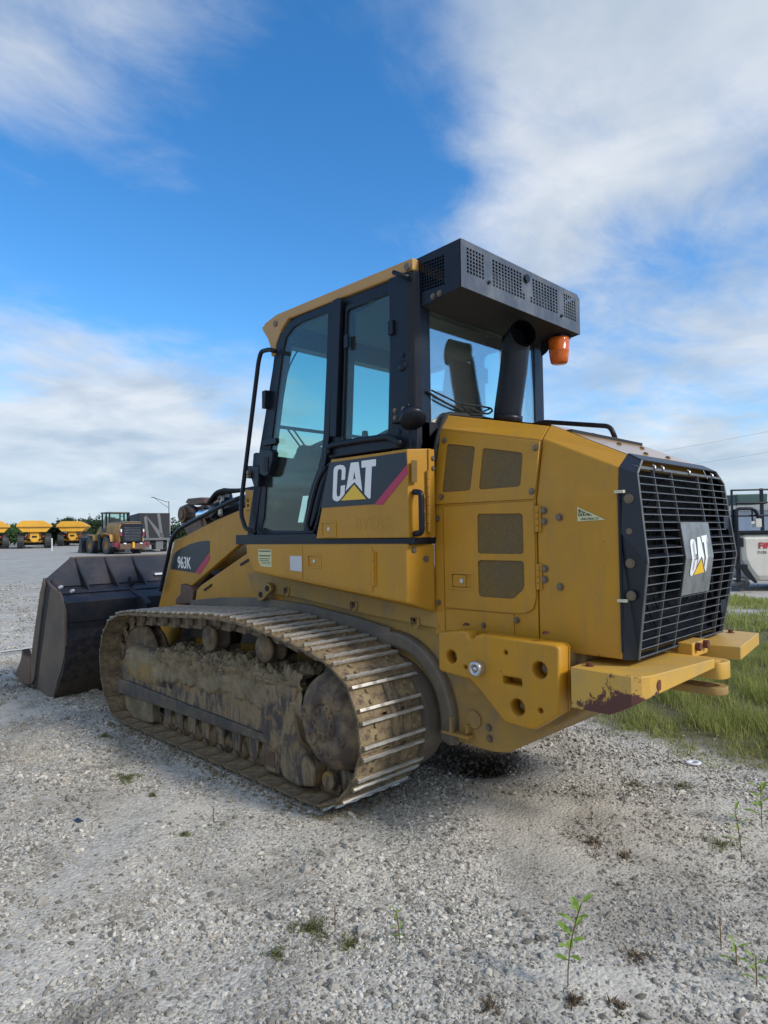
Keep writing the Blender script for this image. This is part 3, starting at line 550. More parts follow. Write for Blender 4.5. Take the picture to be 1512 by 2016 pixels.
box('hitch_block', (-1.66, -0.14, 0.93), (-1.58, 0.08, 1.005), 'bumper', LD, 0.006)
for y in (0.03, -0.08): MB().cyl((-1.66, y, 0.985), (-1.685, y, 0.985), 0.022, seg=6).out('hitch_bolt', 'rustbolt', LD)
# --- main frame
fr = [(2.50, 1.02), (1.70, 1.40), (-0.37, 1.25), (-0.37, 0.985), (-1.32, 0.985), (-1.32, 0.69), (-1.307, 0.688), (-0.84, 0.385), (-0.76, 0.37), (-0.67, 0.366), (-0.432, 0.385), (-0.30, 0.45), (0.3, 0.42), (2.45, 0.50)]
prism('main_frame', fr, 'y', -0.585, 0.585, 'yellow_dusty', LD, 0.012)
MB().box((-0.50, 0.585, 0.44), (-0.48, 0.65, 0.53)).box((-0.62, 0.585, 0.425), (-0.42, 0.65, 0.442)).box((-0.60, 0.585, 0.45), (-0.585, 0.63, 0.50)).out('frame_step', 'yellow_dusty', LD, 0.003)
MB().cyl((-0.62, 0.583, 0.53), (-0.62, 0.60, 0.53), 0.05, seg=20).out('frame_boss', 'yellow_dusty', LD, 0.002)
mudb = []
for (x, z) in ((-0.72, 0.50), (-0.725, 0.44)): bolt((x, 0.585, z), YN, LD, 0.016)
sk = [(1.62, 1.30), (1.15, 1.34), (-0.375, 1.25), (-0.375, 1.12), (-0.40, 1.035), (0.181, 1.07), (1.0, 1.145), (1.55, 1.16)]
SK = slab('side_skirt', YZ(sk, 0.628), [], 0.012, 'yellow_dusty', LD, 0.002)
# grab hooks pressed into the skirt
for x, z in [(1.094, 1.18), (0.343, 1.118), (-0.213, 1.055)]:
    slab('lifting_slot', YZ([(x + 0.035, z + 0.03), (x + 0.035, z - 0.01), (x + 0.018, z - 0.035), (x - 0.018, z - 0.035), (x - 0.035, z - 0.01), (x - 0.035, z + 0.03)], 0.638), [YZ(rect(x - 0.014, z - 0.012, x + 0.014, z + 0.032), 0.638)], 0.010, 'yellow_dusty', SK, 0.003)
    MB().tube([(x + 0.012, 0.640, z + 0.028), (x + 0.012, 0.640, z - 0.008), (x - 0.012, 0.640, z - 0.008), (x - 0.012, 0.640, z + 0.028)], 0.005, 6).out('slot_rim', 'rust', SK)
lk = [(1.411, 1.171), (1.304, 1.244), (1.247, 1.236), (1.223, 1.187), (1.353, 1.096), (1.412, 1.093)]
LK = slab('tie_link', YZ(rr(lk, 0.04), 0.68), [], 0.03, 'yellow_dusty', LD, 0.004)
for p in [(1.364, 1.146), (1.276, 1.198)]: MB().cyl((p[0], 0.68, p[1]), (p[0], 0.687, p[1]), 0.022, seg=14).out('link_pin', 'dark', LK)
# dusty round guard between track and frame
ring = [(0.03 + 0.505 * math.cos(R(a)), 0.48 + 0.505 * math.sin(R(a))) for a in range(195, 60, -5)]
ringi = [(0.03 + 0.40 * math.cos(R(a)), 0.48 + 0.40 * math.sin(R(a))) for a in range(60, 196, 5)]
M['guard'] = mat('gray_dust_coated_guard', (0.12, 0.10, 0.08), 0.9, fn=grime((0.19, 0.15, 0.10), 1.0, 3, (0.105, 0.092, 0.078)))
prism('drive_guard', [(x - 0.03, z) for x, z in ring + ringi], 'y', 0.55, 0.642, 'guard', LD, 0.03)
prism('inner_drive_housing', [(0.03 + 0.40 * math.cos(R(a)), 0.48 + 0.36 * math.sin(R(a))) for a in range(0, 360, 12)], 'y', 0.55, 0.70, 'guard', LD)
# deck along the track top, dusty
slab('fender_plate', YZ([(2.52, 1.03), (2.0, 1.085), (1.4, 1.115), (0.8, 1.095), (0.3, 1.045), (0.0, 1.0), (0.0, 0.8), (2.52, 0.7)], 0.640), [], 0.02, 'guard', LD, 0.003)
# --- left side box (battery and tank box) with chamfered rear corner
bo = [(1.338, 1.541), (1.325, 1.458), (1.228, 1.333), (1.10, 1.318), (-0.334, 1.195), (-0.334, 1.543)]
v = [(x, 0.83, z) for x, z in bo] + [(x, 0.50, z) for x, z in bo]
v[4] = (-0.334, 0.83, 1.195); v[5] = (-0.334, 0.83, 1.543); v[10] = (-0.386, 0.635, 1.126); v[11] = (-0.386, 0.635, 1.541)
v[6] = (1.50, 0.50, 1.541); v[7] = (1.48, 0.50, 1.458)
SB = mk('side_box', v, [(0, 1, 2, 3, 4, 5), (6, 11, 10, 9, 8, 7), (0, 5, 11, 6), (5, 4, 10, 11), (0, 6, 7, 1), (1, 7, 8, 2), (2, 8, 9, 3), (3, 9, 10, 4)], 'yellow', LD, 0.012)
BD = slab('box_door', YZ([(0.632, 1.532), (-0.046, 1.532), (-0.046, 1.247), (0.20, 1.262), (0.632, 1.302)], 0.834), [YZ(rect(0.452, 1.392, 0.575, 1.462), 0.834)], 0.006, 'yellow', SB, 0.0015)
latch(0.452, 1.392, 0.575, 1.462, 0.834, SB)
slab('front_cover', YZ([(1.185, 1.532), (0.640, 1.532), (0.640, 1.300), (1.13, 1.340), (1.185, 1.36)], 0.834), [], 0.006, 'yellow', SB, 0.0015)
hinge(-0.062, 1.284, 1.494, 0.832, SB, k=4)
slab('safety_label', YZ([(1.164, 1.504), (1.0, 1.502), (0.997, 1.374), (1.13, 1.378), (1.164, 1.42)], 0.8362), [], 0.002, 'label', SB)
for z0, z1, x0, x1 in ((1.486, 1.494, 1.155, 1.01), (1.452, 1.46, 1.155, 1.01), (1.432, 1.437, 1.15, 1.02), (1.420, 1.424, 1.15, 1.03), (1.408, 1.412, 1.13, 1.01), (1.396, 1.399, 1.12, 1.01)):
    slab('label_line', YZ(rect(x0, z0, x1, z1), 0.8370), [], 0.0008, 'label_dk', SB)
slab('white_sticker', YZ([(0.780, 1.459), (0.648, 1.459), (0.645, 1.353), (0.775, 1.358)], 0.8362), [], 0.002, 'offwhite', SB)
for x, z in ((-0.345, 1.505), (-0.37, 1.45)): bolt((x, 0.78 if z > 1.5 else 0.70, z), (-1, 0.25, 0), SB, 0.014, 0.006)
slab('frame_slot', YZ([(2.366, 1.134), (2.232, 1.188), (2.224, 1.173), (2.354, 1.117)], 0.600), [], 0.004, 'dark', LD)
slab('frame_slot', YZ([(1.78, 1.372), (1.659, 1.417), (1.651, 1.399), (1.771, 1.355)], 0.600), [], 0.004, 'dark', LD)
# --- CAT decal panel below the side window
cp = [(0.497, 1.578), (0.331, 2.097), (-0.352, 2.097), (-0.352, 1.578)]
v = [(x, 0.83, z) for x, z in cp] + [(0.497, 0.60, 1.578), (0.331, 0.60, 2.097), (-0.392, 0.660, 2.110), (-0.392, 0.660, 1.575)]
CP = mk('side_panel', v, [(0, 1, 2, 3), (4, 7, 6, 5), (0, 3, 7, 4), (1, 5, 6, 2), (0, 4, 5, 1), (3, 2, 6, 7)], 'yellow', LD, 0.006); CP['label'] = 'yellow side door with CAT decal'
dc = [(0.438, 1.782), (0.342, 2.078), (-0.346, 2.080), (-0.350, 2.008), (-0.075, 1.786)]
slab('decal', YZ(dc, 0.8325), [], 0.002, 'decal', CP)
slab('decal_stripe', YZ([(-0.350, 2.004), (-0.352, 1.949), (-0.144, 1.778), (-0.068, 1.784)], 0.8322), [], 0.002, 'decal_red', CP)
def cf(u, v):
    a = Vector((0.330, 0.834, 1.820)); return tuple(a + Vector((-0.357, 0, 0.003)) * u + Vector((0.0, 0, 0.198)) * v + Vector((-0.0, 0, 0)) )
CL = [(0.318, 1.82), (-0.09, 1.802), (0.313, 2.079)]
def cf(u, v):
    o_, a, b = [Vector((p[0], 0.8345, p[1])) for p in CL]; return tuple(o_ + (a - o_) * u + (b - o_) * v)
logo(CP, cf, YN, 0.0015)
latch(0.300, 1.600, 0.425, 1.680, 0.832, CP)
text('ghost_lettering', 'BYERS', 0.105, 'ghost', CP, ((-0.05, 0.8312, 1.665), (-1, 0, 0), (0, 0, 1)), 0.0003, 1.1, 0.0)
slab('reflector', [(-0.377, 0.822 - 0.1 * 0, 2.03)] and [tuple(a) for a in [(-0.382, 0.825, 2.029), (-0.382, 0.778, 2.031), (-0.382, 0.781, 1.902), (-0.382, 0.828, 1.899)]], [], 0.004, 'mesh', CP, hint=(-1, 0.2, 0))
tube('door_handle', [(-0.372, 0.80, 1.845), (-0.43, 0.80, 1.840), (-0.43, 0.80, 1.605), (-0.372, 0.80, 1.60)], 0.018, 'black', CP, fillet=0.03)
hb = MB(); 
for i in range(7): hb.cyl((-0.398, 0.700, 1.609 + i * 0.0527), (-0.398, 0.700, 1.609 + i * 0.0527 + 0.05), 0.011, seg=8)
hb.out('hinge', 'yellow', CP)
for z in (1.65, 1.735, 1.82): bolt((-0.386, 0.735, z), (-1, 0.2, 0), CP, 0.009, 0.004, 'yellow')
box('hinge_flange', (-0.396, 0.640, 1.580), (-0.389, 0.690, 2.105), 'yellow', CP)
for z in (2.05, 1.99): bolt((-0.396, 0.655, z), (-1, 0, 0), CP, 0.011, 0.006)
prism('sill', [(1.50, 1.612), (1.50, 1.5385), (-0.383, 1.5385), (-0.390, 1.578), (0.5, 1.578), (0.52, 1.612)], 'y', 0.52, 0.815, 'black', LD, 0.004)
# ================================================================ cab
co = [(1.088, 2.854), (1.063, 3.003)]
cab_out = [(1.43, 1.60), (1.30, 2.10), (1.17, 2.52), (1.075, 2.85), (1.045, 3.02), (0.97, 3.13), (0.90, 3.19), (-0.335, 3.19), (-0.335, 2.10), (0.34, 2.10), (0.50, 1.60)]
door_open = [(1.31, 1.64), (1.256, 1.736), (1.217, 2.022), (1.13, 2.381)] + [(1.043, 2.775), (0.997, 2.968), (0.955, 3.07), (0.868, 3.125), (0.765, 3.141), (0.455, 3.144), (0.481, 2.75), (0.523, 2.29)] + [(0.546, 2.158), (0.581, 2.07), (0.66, 1.947), (0.706, 1.844), (0.738, 1.697), (0.754, 1.635)]
win_open = [(0.256, 3.092), (-0.161, 3.101), (-0.14, 2.802), (-0.11, 2.234)] + [(-0.097, 2.228), (0.315, 2.231)] + [(0.307, 2.31)]
for s, nm in ((1, 'left'), (-1, 'right')):
    if s == 1:
        CS = slab('cab_side', YZ(cab_out, 0.715), [YZ(door_open, 0.715), YZ(win_open, 0.715)], 0.06, 'black', LD, 0.004)
    else:
        w1 = rr([(1.16, 2.14), (1.00, 2.98), (0.30, 3.02), (0.30, 2.14)], 0.06); w2 = rr([(0.20, 2.14), (0.20, 3.04), (-0.20, 3.04), (-0.20, 2.14)], 0.05)
        co2 = [(1.43, 1.60), (1.30, 2.10), (1.17, 2.52), (1.075, 2.85), (1.045, 3.02), (0.97, 3.13), (0.90, 3.19), (-0.335, 3.19), (-0.335, 1.60)]
        CS2 = slab('cab_side', [(x, -0.655, z) for x, z in co2], [[(x, -0.655, z) for x, z in w1], [(x, -0.655, z) for x, z in w2]], 0.06, 'black', LD, 0.004)
        for w in (w1, w2): slab('side_pane', [(x, -0.685, z) for x, z in w], [], 0.005, 'glass', CS2)
        box('window_bar', (-0.15, -0.70, 2.36), (1.12, -0.675, 2.385), 'black', CS2)
# door
DR_out = [(1.333, 1.622), (1.242, 2.009), (1.163, 2.322)] + [(1.042, 2.843), (1.009, 2.999), (0.971, 3.096), (0.896, 3.156), (0.784, 3.174), (0.395, 3.181), (0.423, 2.645), (0.451, 2.281)] + [(0.492, 2.104), (0.511, 2.063), (0.588, 1.978), (0.644, 1.841), (0.675, 1.695), (0.689, 1.614)]
DR_in = [(1.276, 1.643), (1.226, 1.735), (1.188, 2.006), (1.103, 2.377)] + [(1.013, 2.767), (0.966, 2.96), (0.925, 3.056), (0.841, 3.108), (0.74, 3.125), (0.446, 3.129), (0.472, 2.746), (0.512, 2.288)] + [(0.538, 2.156), (0.572, 2.068), (0.651, 1.946), (0.697, 1.844), (0.729, 1.696), (0.744, 1.635)]
DOOR = slab('cab_door', YZ(DR_out, 0.742), [YZ(DR_in, 0.742)], 0.022, 'black', LD, 0.003)
slab('door_pane', YZ(DR_in, 0.733), [], 0.006, 'glass', DOOR)
prism('door_seal', [(1.316, 1.627), (0.675, 1.628), (0.675, 1.614), (1.316, 1.615)], 'y', 0.742, 0.752, 'black', DOOR, 0.002)
hb = [(1.19, 2.253), (1.067, 2.243), (1.019, 2.22), (1.031, 2.15), (1.087, 2.05), (1.137, 2.046), (1.199, 2.071)]
prism('door_latch', hb, 'y', 0.745, 0.80, 'black', DOOR, 0.008)
prism('latch_grip', [(1.128, 2.188), (1.073, 2.186), (1.08, 2.073), (1.13, 2.09)], 'y', 0.80, 0.806, 'dark', DOOR)
box('keeper', *( lambda a, b: ((b[0], 0.742, b[1]), (a[0], 0.775, a[1])))(*[(1.189, 2.323), (1.018, 2.284)]), 'black', DOOR)
for p in [(0.352, 2.952), (0.361, 2.849), (0.374, 2.738), (0.387, 2.635), (0.399, 2.528), (0.408, 2.42)]: bolt((p[0], 0.752, p[1]), YN, DOOR, 0.007, 0.006)
bp_ = [(0.369, 3.183), (0.309, 3.186), (0.291, 3.163), (0.357, 2.258), (0.419, 2.265)]
BPL = prism('door_pillar', bp_, 'y', 0.735, 0.765, 'black', LD, 0.004)
# rear quarter strip between door and CAT panel
tube('cab_corner_trim', [(x, 0.775, z) for x, z in [(0.445, 2.064), (0.525, 1.99), (0.574, 1.891), (0.604, 1.82), (0.66, 1.67), (0.641, 1.621), (0.575, 1.618)]], 0.017, 'black', LD, fillet=0.06)
prism('corner_panel', [(0.499, 2.063), (0.452, 2.101), (0.56, 1.807), (0.658, 1.658), (0.697, 1.671), (0.655, 1.811), (0.595, 1.967)], 'y', 0.70, 0.742, 'black', LD, 0.003)
tube('corner_trim_inner', [(x, 0.80, z) for x, z in [(0.371, 2.077), (0.457, 1.825), (0.515, 1.685), (0.548, 1.626)]], 0.012, 'black', LD, fillet=0.06)
# side window frame and pane
WF = slab('side_window', YZ(rr([(0.267, 3.123), (-0.201, 3.12), (-0.179, 2.707), (-0.145, 2.211)] + [(-0.135, 2.212), (0.329, 2.212)], 0.02), 0.741), [YZ(rr(win_open, 0.03), 0.741)], 0.015, 'black', LD, 0.002)
slab('window_pane', YZ(win_open, 0.728), [], 0.005, 'glass', WF)
for p in [(0.245, 2.875), (-0.164, 2.875)]: prism('window_catch', rect(p[0] - 0.02, p[1] - 0.045, p[0] + 0.02, p[1] + 0.045), 'y', 0.745, 0.765, 'black', WF, 0.004)
# ledge handrail above the CAT panel
rl = [(0.412, 2.186), (0.399, 2.155), (0.317, 2.149), (-0.242, 2.149), (-0.258, 2.123)]
tube('ledge_rail', [(x, 0.80, z) for x, z in [(0.378, 2.144), (0.412, 2.179), (0.343, 2.197), (0.07, 2.199), (-0.169, 2.193), (-0.225, 2.167), (-0.269, 2.138)]], 0.020, 'black', LD, fillet=0.05)
prism('ledge', [(0.418, 2.155), (0.362, 2.199), (-0.153, 2.191), (-0.243, 2.148), (-0.242, 2.119), (0.405, 2.118)], 'y', 0.66, 0.785, 'black', LD, 0.006)
# rear posts, rounded
for s in (1, -1):
    po = [(-0.14, 0.745), (-0.29, 0.745), (-0.33, 0.73), (-0.352, 0.695), (-0.352, 0.62), (-0.30, 0.60), (-0.14, 0.64)]
    z0 = 2.0 if s == 1 else 2.2
    k = len(po); dy = 0.0 if s == 1 else 0.05
    prism('rear_post', [(x, (y - dy) * s) for x, y in po], 'z', z0, 3.19, 'box_gray' if 0 else 'black', LD, 0.006)
for x, z in [(-0.252, 2.686), (-0.245, 2.622), (-0.208, 2.224)]: bolt((x, 0.745, z), YN, LD, 0.012 if z > 2.6 else 0.014, 0.005, 'black')
lt_ = [(-0.245, 2.622)][0]
MB().lathe([(0.0, 0.008), (0.026, 0.008), (0.034, 0.0), (0.034, -0.01)], (lt_[0], 0.748, lt_[1]), YN, 24).out('round_latch_cap', 'black', LD, 0, True)
# work light on the rear post
WL = box('work_light', (-0.34, 0.73, 2.27), (-0.19, 0.80, 2.37), 'black', LD, 0.008)
MB().lathe([(0.0, -0.055), (0.055, -0.05), (0.075, -0.01), (0.078, 0.03), (0.0, 0.03)], (-0.37, 0.80, 2.285), (-0.5, 0.25, -0.75), 20).out('lamp_housing', 'black', WL, 0, True)
MB().lathe([(0.0, -0.058), (0.050, -0.052)], (-0.37, 0.80, 2.285), (-0.5, 0.25, -0.75), 20).out('lamp_lens', 'chrome', WL)
for x in (-0.30, -0.23):
    for z in (2.30, 2.345): bolt((x, 0.80, z), YN, WL, 0.011, 0.006)
# rear wall below the window, hood to cab seal
prism('rear_wall', [(-0.71, 1.6), (0.71, 1.6), (0.71, 2.13), (0.62, 2.20), (0.50, 2.30), (-0.68, 2.30), (-0.71, 1.6)][:-1], 'x', -0.352, -0.31, 'black', LD, 0.004)
tube('hood_seal', [(-0.362, 0.625, 1.98), (-0.362, 0.56, 2.20), (-0.362, 0.478, 2.345), (-0.362, 0.2, 2.355), (-0.362, -0.45, 2.355)], 0.018, 'rubber', LD, fillet=0.05)
RG = slab('rear_window', XZ([(0.62, 2.25), (0.62, 2.99), (-0.56, 2.99), (-0.60, 2.40), (-0.60, 2.25)], -0.345), [XZ([(0.60, 2.27), (0.60, 2.975), (-0.54, 2.975), (-0.575, 2.42), (-0.575, 2.27)], -0.345)], 0.012, 'black', LD, 0.001, hint=(-1, 0, 0))
slab('rear_pane', XZ([(0.60, 2.27), (0.60, 2.975), (-0.54, 2.975), (-0.575, 2.42), (-0.575, 2.27)], -0.342), [], 0.005, 'rearglass', RG, hint=(-1, 0, 0))
prism('rear_header', [(-0.70, 2.97), (0.70, 2.97), (0.70, 3.19), (-0.70, 3.19)], 'x', -0.34, -0.29, 'black', LD)
# wiper
tube('wiper_arm', [(-0.375, y, z) for y, z in [(0.251, 2.373), (0.349, 2.419), (0.43, 2.434), (0.627, 2.468)]], 0.006, 'rubber', LD, fillet=0.02)
tube('wiper_blade', [(-0.365, y, z) for y, z in [(0.657, 2.461), (0.575, 2.434), (0.462, 2.408), (0.314, 2.384)]], 0.007, 'rubber', LD, fillet=0.02)
tube('washer_hose', [(-0.385, y, z) for y, z in [(0.339, 2.421), (0.199, 2.429), (0.037, 2.432), (0.016, 2.417), (0.063, 2.389), (0.145, 2.387), (0.255, 2.403)]], 0.006, 'rubber', LD, fillet=0.02)
tube('washer_hose', [(-0.385, y, z) for y, z in [(0.264, 2.373), (0.248, 2.365), (0.145, 2.377), (0.137, 2.393), (0.037, 2.43)]], 0.005, 'rubber', LD, fillet=0.02)
# front wall: windscreen, pillars, lower panel
for s in (1, -1):
    ys = (0.66, 0.74) if s == 1 else (-0.685, -0.60)
    prism('front_pillar', [(1.46, 1.60), (1.33, 2.10), (1.20, 2.52), (1.10, 2.85), (1.06, 3.02), (1.0, 3.12), (0.93, 3.06), (1.0, 2.85), (1.10, 2.52), (1.23, 2.10), (1.36, 1.60)], 'y', ys[0], ys[1], 'black', LD, 0.006)
mk('windscreen', [(1.31, 0.66, 2.20), (1.05, 0.66, 3.05), (1.05, -0.6, 3.05), (1.31, -0.6, 2.20)], [(0, 1, 2, 3)], 'glass', LD)
fpx = lambda z: 1.46 - (z - 1.60) * 0.262
FPL = slab('front_lower_panel', [(fpx(z), y, z) for y, z in [(0.66, 1.60), (0.66, 2.23), (0.30, 2.22), (0.10, 2.16), (-0.10, 2.16), (-0.20, 2.24), (-0.62, 2.24), (-0.62, 1.60)]], [[(fpx(z), y, z) for y, z in [(0.262, 1.932), (0.182, 1.936), (0.201, 1.71), (0.274, 1.71)]]], 0.02, 'seat', LD, 0, hint=(1, 0, 0.26))
prism('front_header', [(1.10, 3.03), (1.03, 3.19), (0.93, 3.19), (1.0, 3.03)], 'y', -0.62, 0.68, 'black', LD)
tube('windscreen_bar', [(1.20, 0.62, 2.445), (1.20, -0.60, 2.445)], 0.014, 'black', LD, 8, 0)
# roof
roof = [(1.20, 3.165), (1.225, 3.20), (1.205, 3.228), (1.05, 3.262), (-0.335, 3.268), (-0.335, 3.192), (0.93, 3.192), (1.02, 3.165), (1.08, 3.14)]
RF = prism('roof', roof, 'y', -0.70, 0.735, 'roofyel', LD, 0.010)
for ys in ((0.690, 0.748), (-0.70, -0.66)):
    prism('roof_corner', [(1.222, 3.20), (1.205, 3.165), (1.15, 3.10), (1.115, 3.03), (1.10, 2.95), (1.055, 2.95), (1.045, 3.03), (0.97, 3.13), (0.88, 3.195), (1.15, 3.215)], 'y', ys[0], ys[1], 'roofyel', RF, 0.008)
for x, y in ((1.12, 0.62), (-0.26, 0.66)): MB().cyl((x, y, 3.245), (x, y, 3.278), 0.025, seg=12).out('roof_stud', 'steel', RF)
for p in [(1.038, 3.184), (-0.304, 3.215)]: MB().cyl((p[0], 0.745, p[1]), (p[0], 0.757, p[1]), 0.022, seg=14).out('roof_bolt', 'bolt', RF)
prism('roof_liner', rect(-0.28, 3.16, 1.0, 3.188), 'y', -0.66, 0.70, 'tan', RF)
gh = [(-0.224, 3.194), (-0.323, 3.14)]
cyl('gutter_hook', (gh[0][0], 0.79, gh[0][1]), (gh[1][0], 0.76, gh[1][1]), 0.014, 'black', LD, 10)
# AC box with guard screens
def acgrid(y0, y1, z0, z1, nc, nr):
    hs = []; dy = (y1 - y0) / nc; dzz = (z1 - z0) / nr
    for i in range(nc):
        for j in range(nr):
            a = y0 + dy * i; b = z0 + dzz * j; hs.append(XZ([(a + dy * .17, b + dzz * .14), (a + dy * .83, b + dzz * .14), (a + dy * .83, b + dzz * .86), (a + dy * .17, b + dzz * .86)], -0.660))
    return hs
acg = acgrid(0.458, 0.632, 3.107, 3.262, 6, 7) + acgrid(0.055, 0.380, 3.135, 3.262, 10, 6) + acgrid(0.020, 0.380, 3.092, 3.135, 11, 2) + acgrid(-0.386, -0.065, 3.135, 3.262, 9, 6) + acgrid(-0.386, -0.034, 3.092, 3.135, 10, 2) + acgrid(-0.635, -0.462, 3.092, 3.262, 6, 8)
aco = [(0.683, 3.015), (0.683, 3.283), (0.665, 3.297), (-0.655, 3.297), (-0.683, 3.275), (-0.690, 3.015)]
AC = slab('guard_screen', XZ(aco, -0.660), acg, 0.006, 'box_gray', LD, hint=(-1, 0, 0)); AC['label'] = 'gray perforated rear guard of the air conditioner box'  # gray against the black box sides paints the rear face as lit
cyl('screen_knob', (-0.66, 0.008, 3.235), (-0.676, 0.008, 3.235), 0.026, 'black', AC, 20)
for y, z in ((0.418, 3.105), (-0.425, 3.09)): cyl('screen_grommet', (-0.66, y, z), (-0.672, y, z), 0.010, 'black', AC, 12)
hx = []
for i in range(9):
    for j in range(9):
        hx.append(YZ([(-0.36 - i * 0.020 - 0.016, 3.06 + j * 0.020), (-0.36 - i * 0.020, 3.06 + j * 0.020), (-0.36 - i * 0.020, 3.076 + j * 0.020), (-0.36 - i * 0.020 - 0.016, 3.076 + j * 0.020)], 0.683))
slab('box_side', YZ([(-0.280, 2.965), (-0.658, 3.016), (-0.660, 3.295), (-0.280, 3.275)], 0.683), hx, 0.006, 'black', AC)
slab('box_side', [(x, -0.684, z) for x, z in [(-0.280, 2.965), (-0.658, 3.016), (-0.660, 3.275), (-0.280, 3.275)]], [], 0.006, 'black', AC)
mk('box_floor', [(-0.285, 0.677, 2.965), (-0.655, 0.677, 3.016), (-0.655, -0.677, 3.016), (-0.285, -0.677, 2.965), (-0.285, 0.677, 2.975), (-0.655, 0.677, 3.026), (-0.655, -0.677, 3.026), (-0.285, -0.677, 2.975)], [(0, 1, 2, 3), (4, 7, 6, 5), (0, 4, 5, 1), (2, 6, 7, 3), (1, 5, 6, 2), (0, 3, 7, 4)], 'dark', AC)
mk('box_lid', [(-0.29, 0.677, 3.275), (-0.655, 0.66, 3.296), (-0.655, -0.655, 3.294), (-0.29, -0.677, 3.272), (-0.29, 0.677, 3.268), (-0.655, 0.66, 3.288), (-0.655, -0.655, 3.287), (-0.29, -0.677, 3.265)], [(0, 1, 2, 3), (4, 7, 6, 5), (0, 4, 5, 1), (2, 6, 7, 3), (1, 5, 6, 2), (0, 3, 7, 4)], 'box_gray', AC)
box('condenser', (-0.60, -0.60, 3.04), (-0.40, 0.40, 3.25), 'box_gray', AC)
for x, z in [(-0.448, 3.011), (-0.498, 3.016)]: bolt((x, 0.684, z), YN, AC, 0.013, 0.008)
MB().lathe([(0.0, 0.03), (0.09, 0.028), (0.115, 0.01), (0.118, -0.03)], (-0.40, 0.42, 3.295), (0, 0, 1), 24).out('fan_lid', 'black', AC, 0, True)
# beacon hanging at the right of the box
BC = box('beacon_bracket', (-0.60, -0.66, 2.985), (-0.42, -0.53, 3.01), 'black', LD, 0.003)
prism('bracket_web', [(-0.42, 3.0), (-0.42, 2.88), (-0.46, 2.90), (-0.56, 3.0)], 'y', -0.56, -0.55, 'black', BC)
MB().lathe([(0.0, 0.0), (0.050, 0.003), (0.060, 0.012), (0.066, 0.05), (0.070, 0.09), (0.073, 0.096), (0.070, 0.10), (0.076, 0.165), (0.072, 0.185), (0.0, 0.185)], (-0.552, -0.575, 2.80), (0, 0, 1), 32).out('beacon_lens', 'amber', BC, 0, True)
# grab rail at the front of the door with clamp
GRB = tube('grab_rail', [(x, 0.80, z) for x, z in [(0.983, 2.958), (1.052, 2.983), (1.156, 2.99), (1.191, 2.919), (1.433, 1.9), (1.442, 1.763), (1.387, 1.663), (1.251, 1.63)]], 0.017, 'black', LD, fillet=0.03)
prism('rail_bracket', [(1.358, 2.143), (1.2, 2.129), (1.214, 1.972), (1.272, 1.982), (1.3, 2.037), (1.365, 2.069)], 'y', 0.76, 0.80, 'black', GRB, 0.005)
prism('rail_bracket', [(1.3, 2.232), (1.271, 2.239), (1.213, 2.231), (1.215, 2.131), (1.313, 2.139)], 'y', 0.77, 0.78, 'black', GRB, 0.003)
for p in [(1.317, 2.088), (1.317, 2.058)]: MB().cyl((p[0], 0.79, p[1]), (p[0], 0.825, p[1]), 0.016, seg=10).out('clamp_bolt', 'bolt', GRB)
prism('mirror_bracket', [(1.167, 2.692), (1.118, 2.694), (1.134, 2.56), (1.169, 2.56)], 'y', 0.70, 0.79, 'black', GRB, 0.003)
# cab interior
SEAT = MB().prism(rr([(0.62, 1.95), (0.60, 2.07), (0.28, 2.05), (0.22, 2.10), (0.10, 2.62), (0.02, 2.62), (0.05, 2.05), (0.10, 1.95)], 0.05), 'y', -0.44, 0.06).out('operator_seat', 'seat', LD, 0.03)
prism('headrest', rr([(0.10, 2.60), (0.06, 2.86), (-0.02, 2.86), (0.01, 2.60)], 0.03), 'y', -0.34, -0.04, 'seat', SEAT, 0.03)
prism('armrest', rr(rect(0.12, 2.17, 0.55, 2.22), 0.02), 'y', 0.27, 0.36, 'seat', SEAT, 0.01)
box('cab_floor', (-0.30, -0.66, 1.60), (1.40, 0.66, 1.64), 'dark', LD)
CN = prism('console', [(0.95, 1.64), (0.95, 1.98), (1.02, 2.16), (1.20, 2.20), (1.26, 2.12), (1.30, 1.64)], 'y', -0.60, 0.02, 'seat', LD, 0.02)
prism('side_console', [(-0.28, 1.64), (-0.28, 2.16), (0.10, 2.20), (0.55, 2.12), (0.62, 1.64)], 'y', -0.64, -0.36, 'seat', CN, 0.03)
tube('console_rail', [(1.14, 0.10, 1.98), (1.10, 0.12, 2.16), (0.98, 0.14, 2.24), (0.45, 0.16, 2.36)], 0.022, 'box_gray', CN, fillet=0.08)
tube('interior_rail', [(x, 0.30, z) for x, z in [(1.421, 2.157), (1.415, 2.214), (1.372, 2.272), (1.223, 2.3), (1.025, 2.335)]], 0.020, 'box_gray', CN, fillet=0.05)
for q_ in ([(0.525, 2.431), (0.302, 2.202)], [(0.466, 2.433), (0.265, 2.219)]): tube('wiper_arm', [(1.2, y, z) for y, z in q_], 0.007, 'rubber', LD, 6, 0)
tube('cable', [(1.1, y, z) for y, z in [(0.397, 3.194), (0.499, 3.041), (0.578, 2.912), (0.618, 2.791)]], 0.006, 'rubber', LD, 6, 0.1)
prism('dash_cluster', rr([(0.94, 2.10), (0.94, 2.24), (1.02, 2.30), (1.10, 2.28), (1.14, 2.10)], 0.03), 'y', 0.28, 0.52, 'seat', CN, 0.02)
tube('joystick', [(0.52, 0.30, 2.10), (0.56, 0.30, 2.30)], 0.010, 'seat', CN, 8, 0); MB().lathe([(0, 0.05), (0.02, 0.045), (0.025, 0.01), (0.015, -0.04)], (0.56, 0.30, 2.32), (0, 0, 1), 12).out('joystick_knob', 'seat', CN, 0, True)
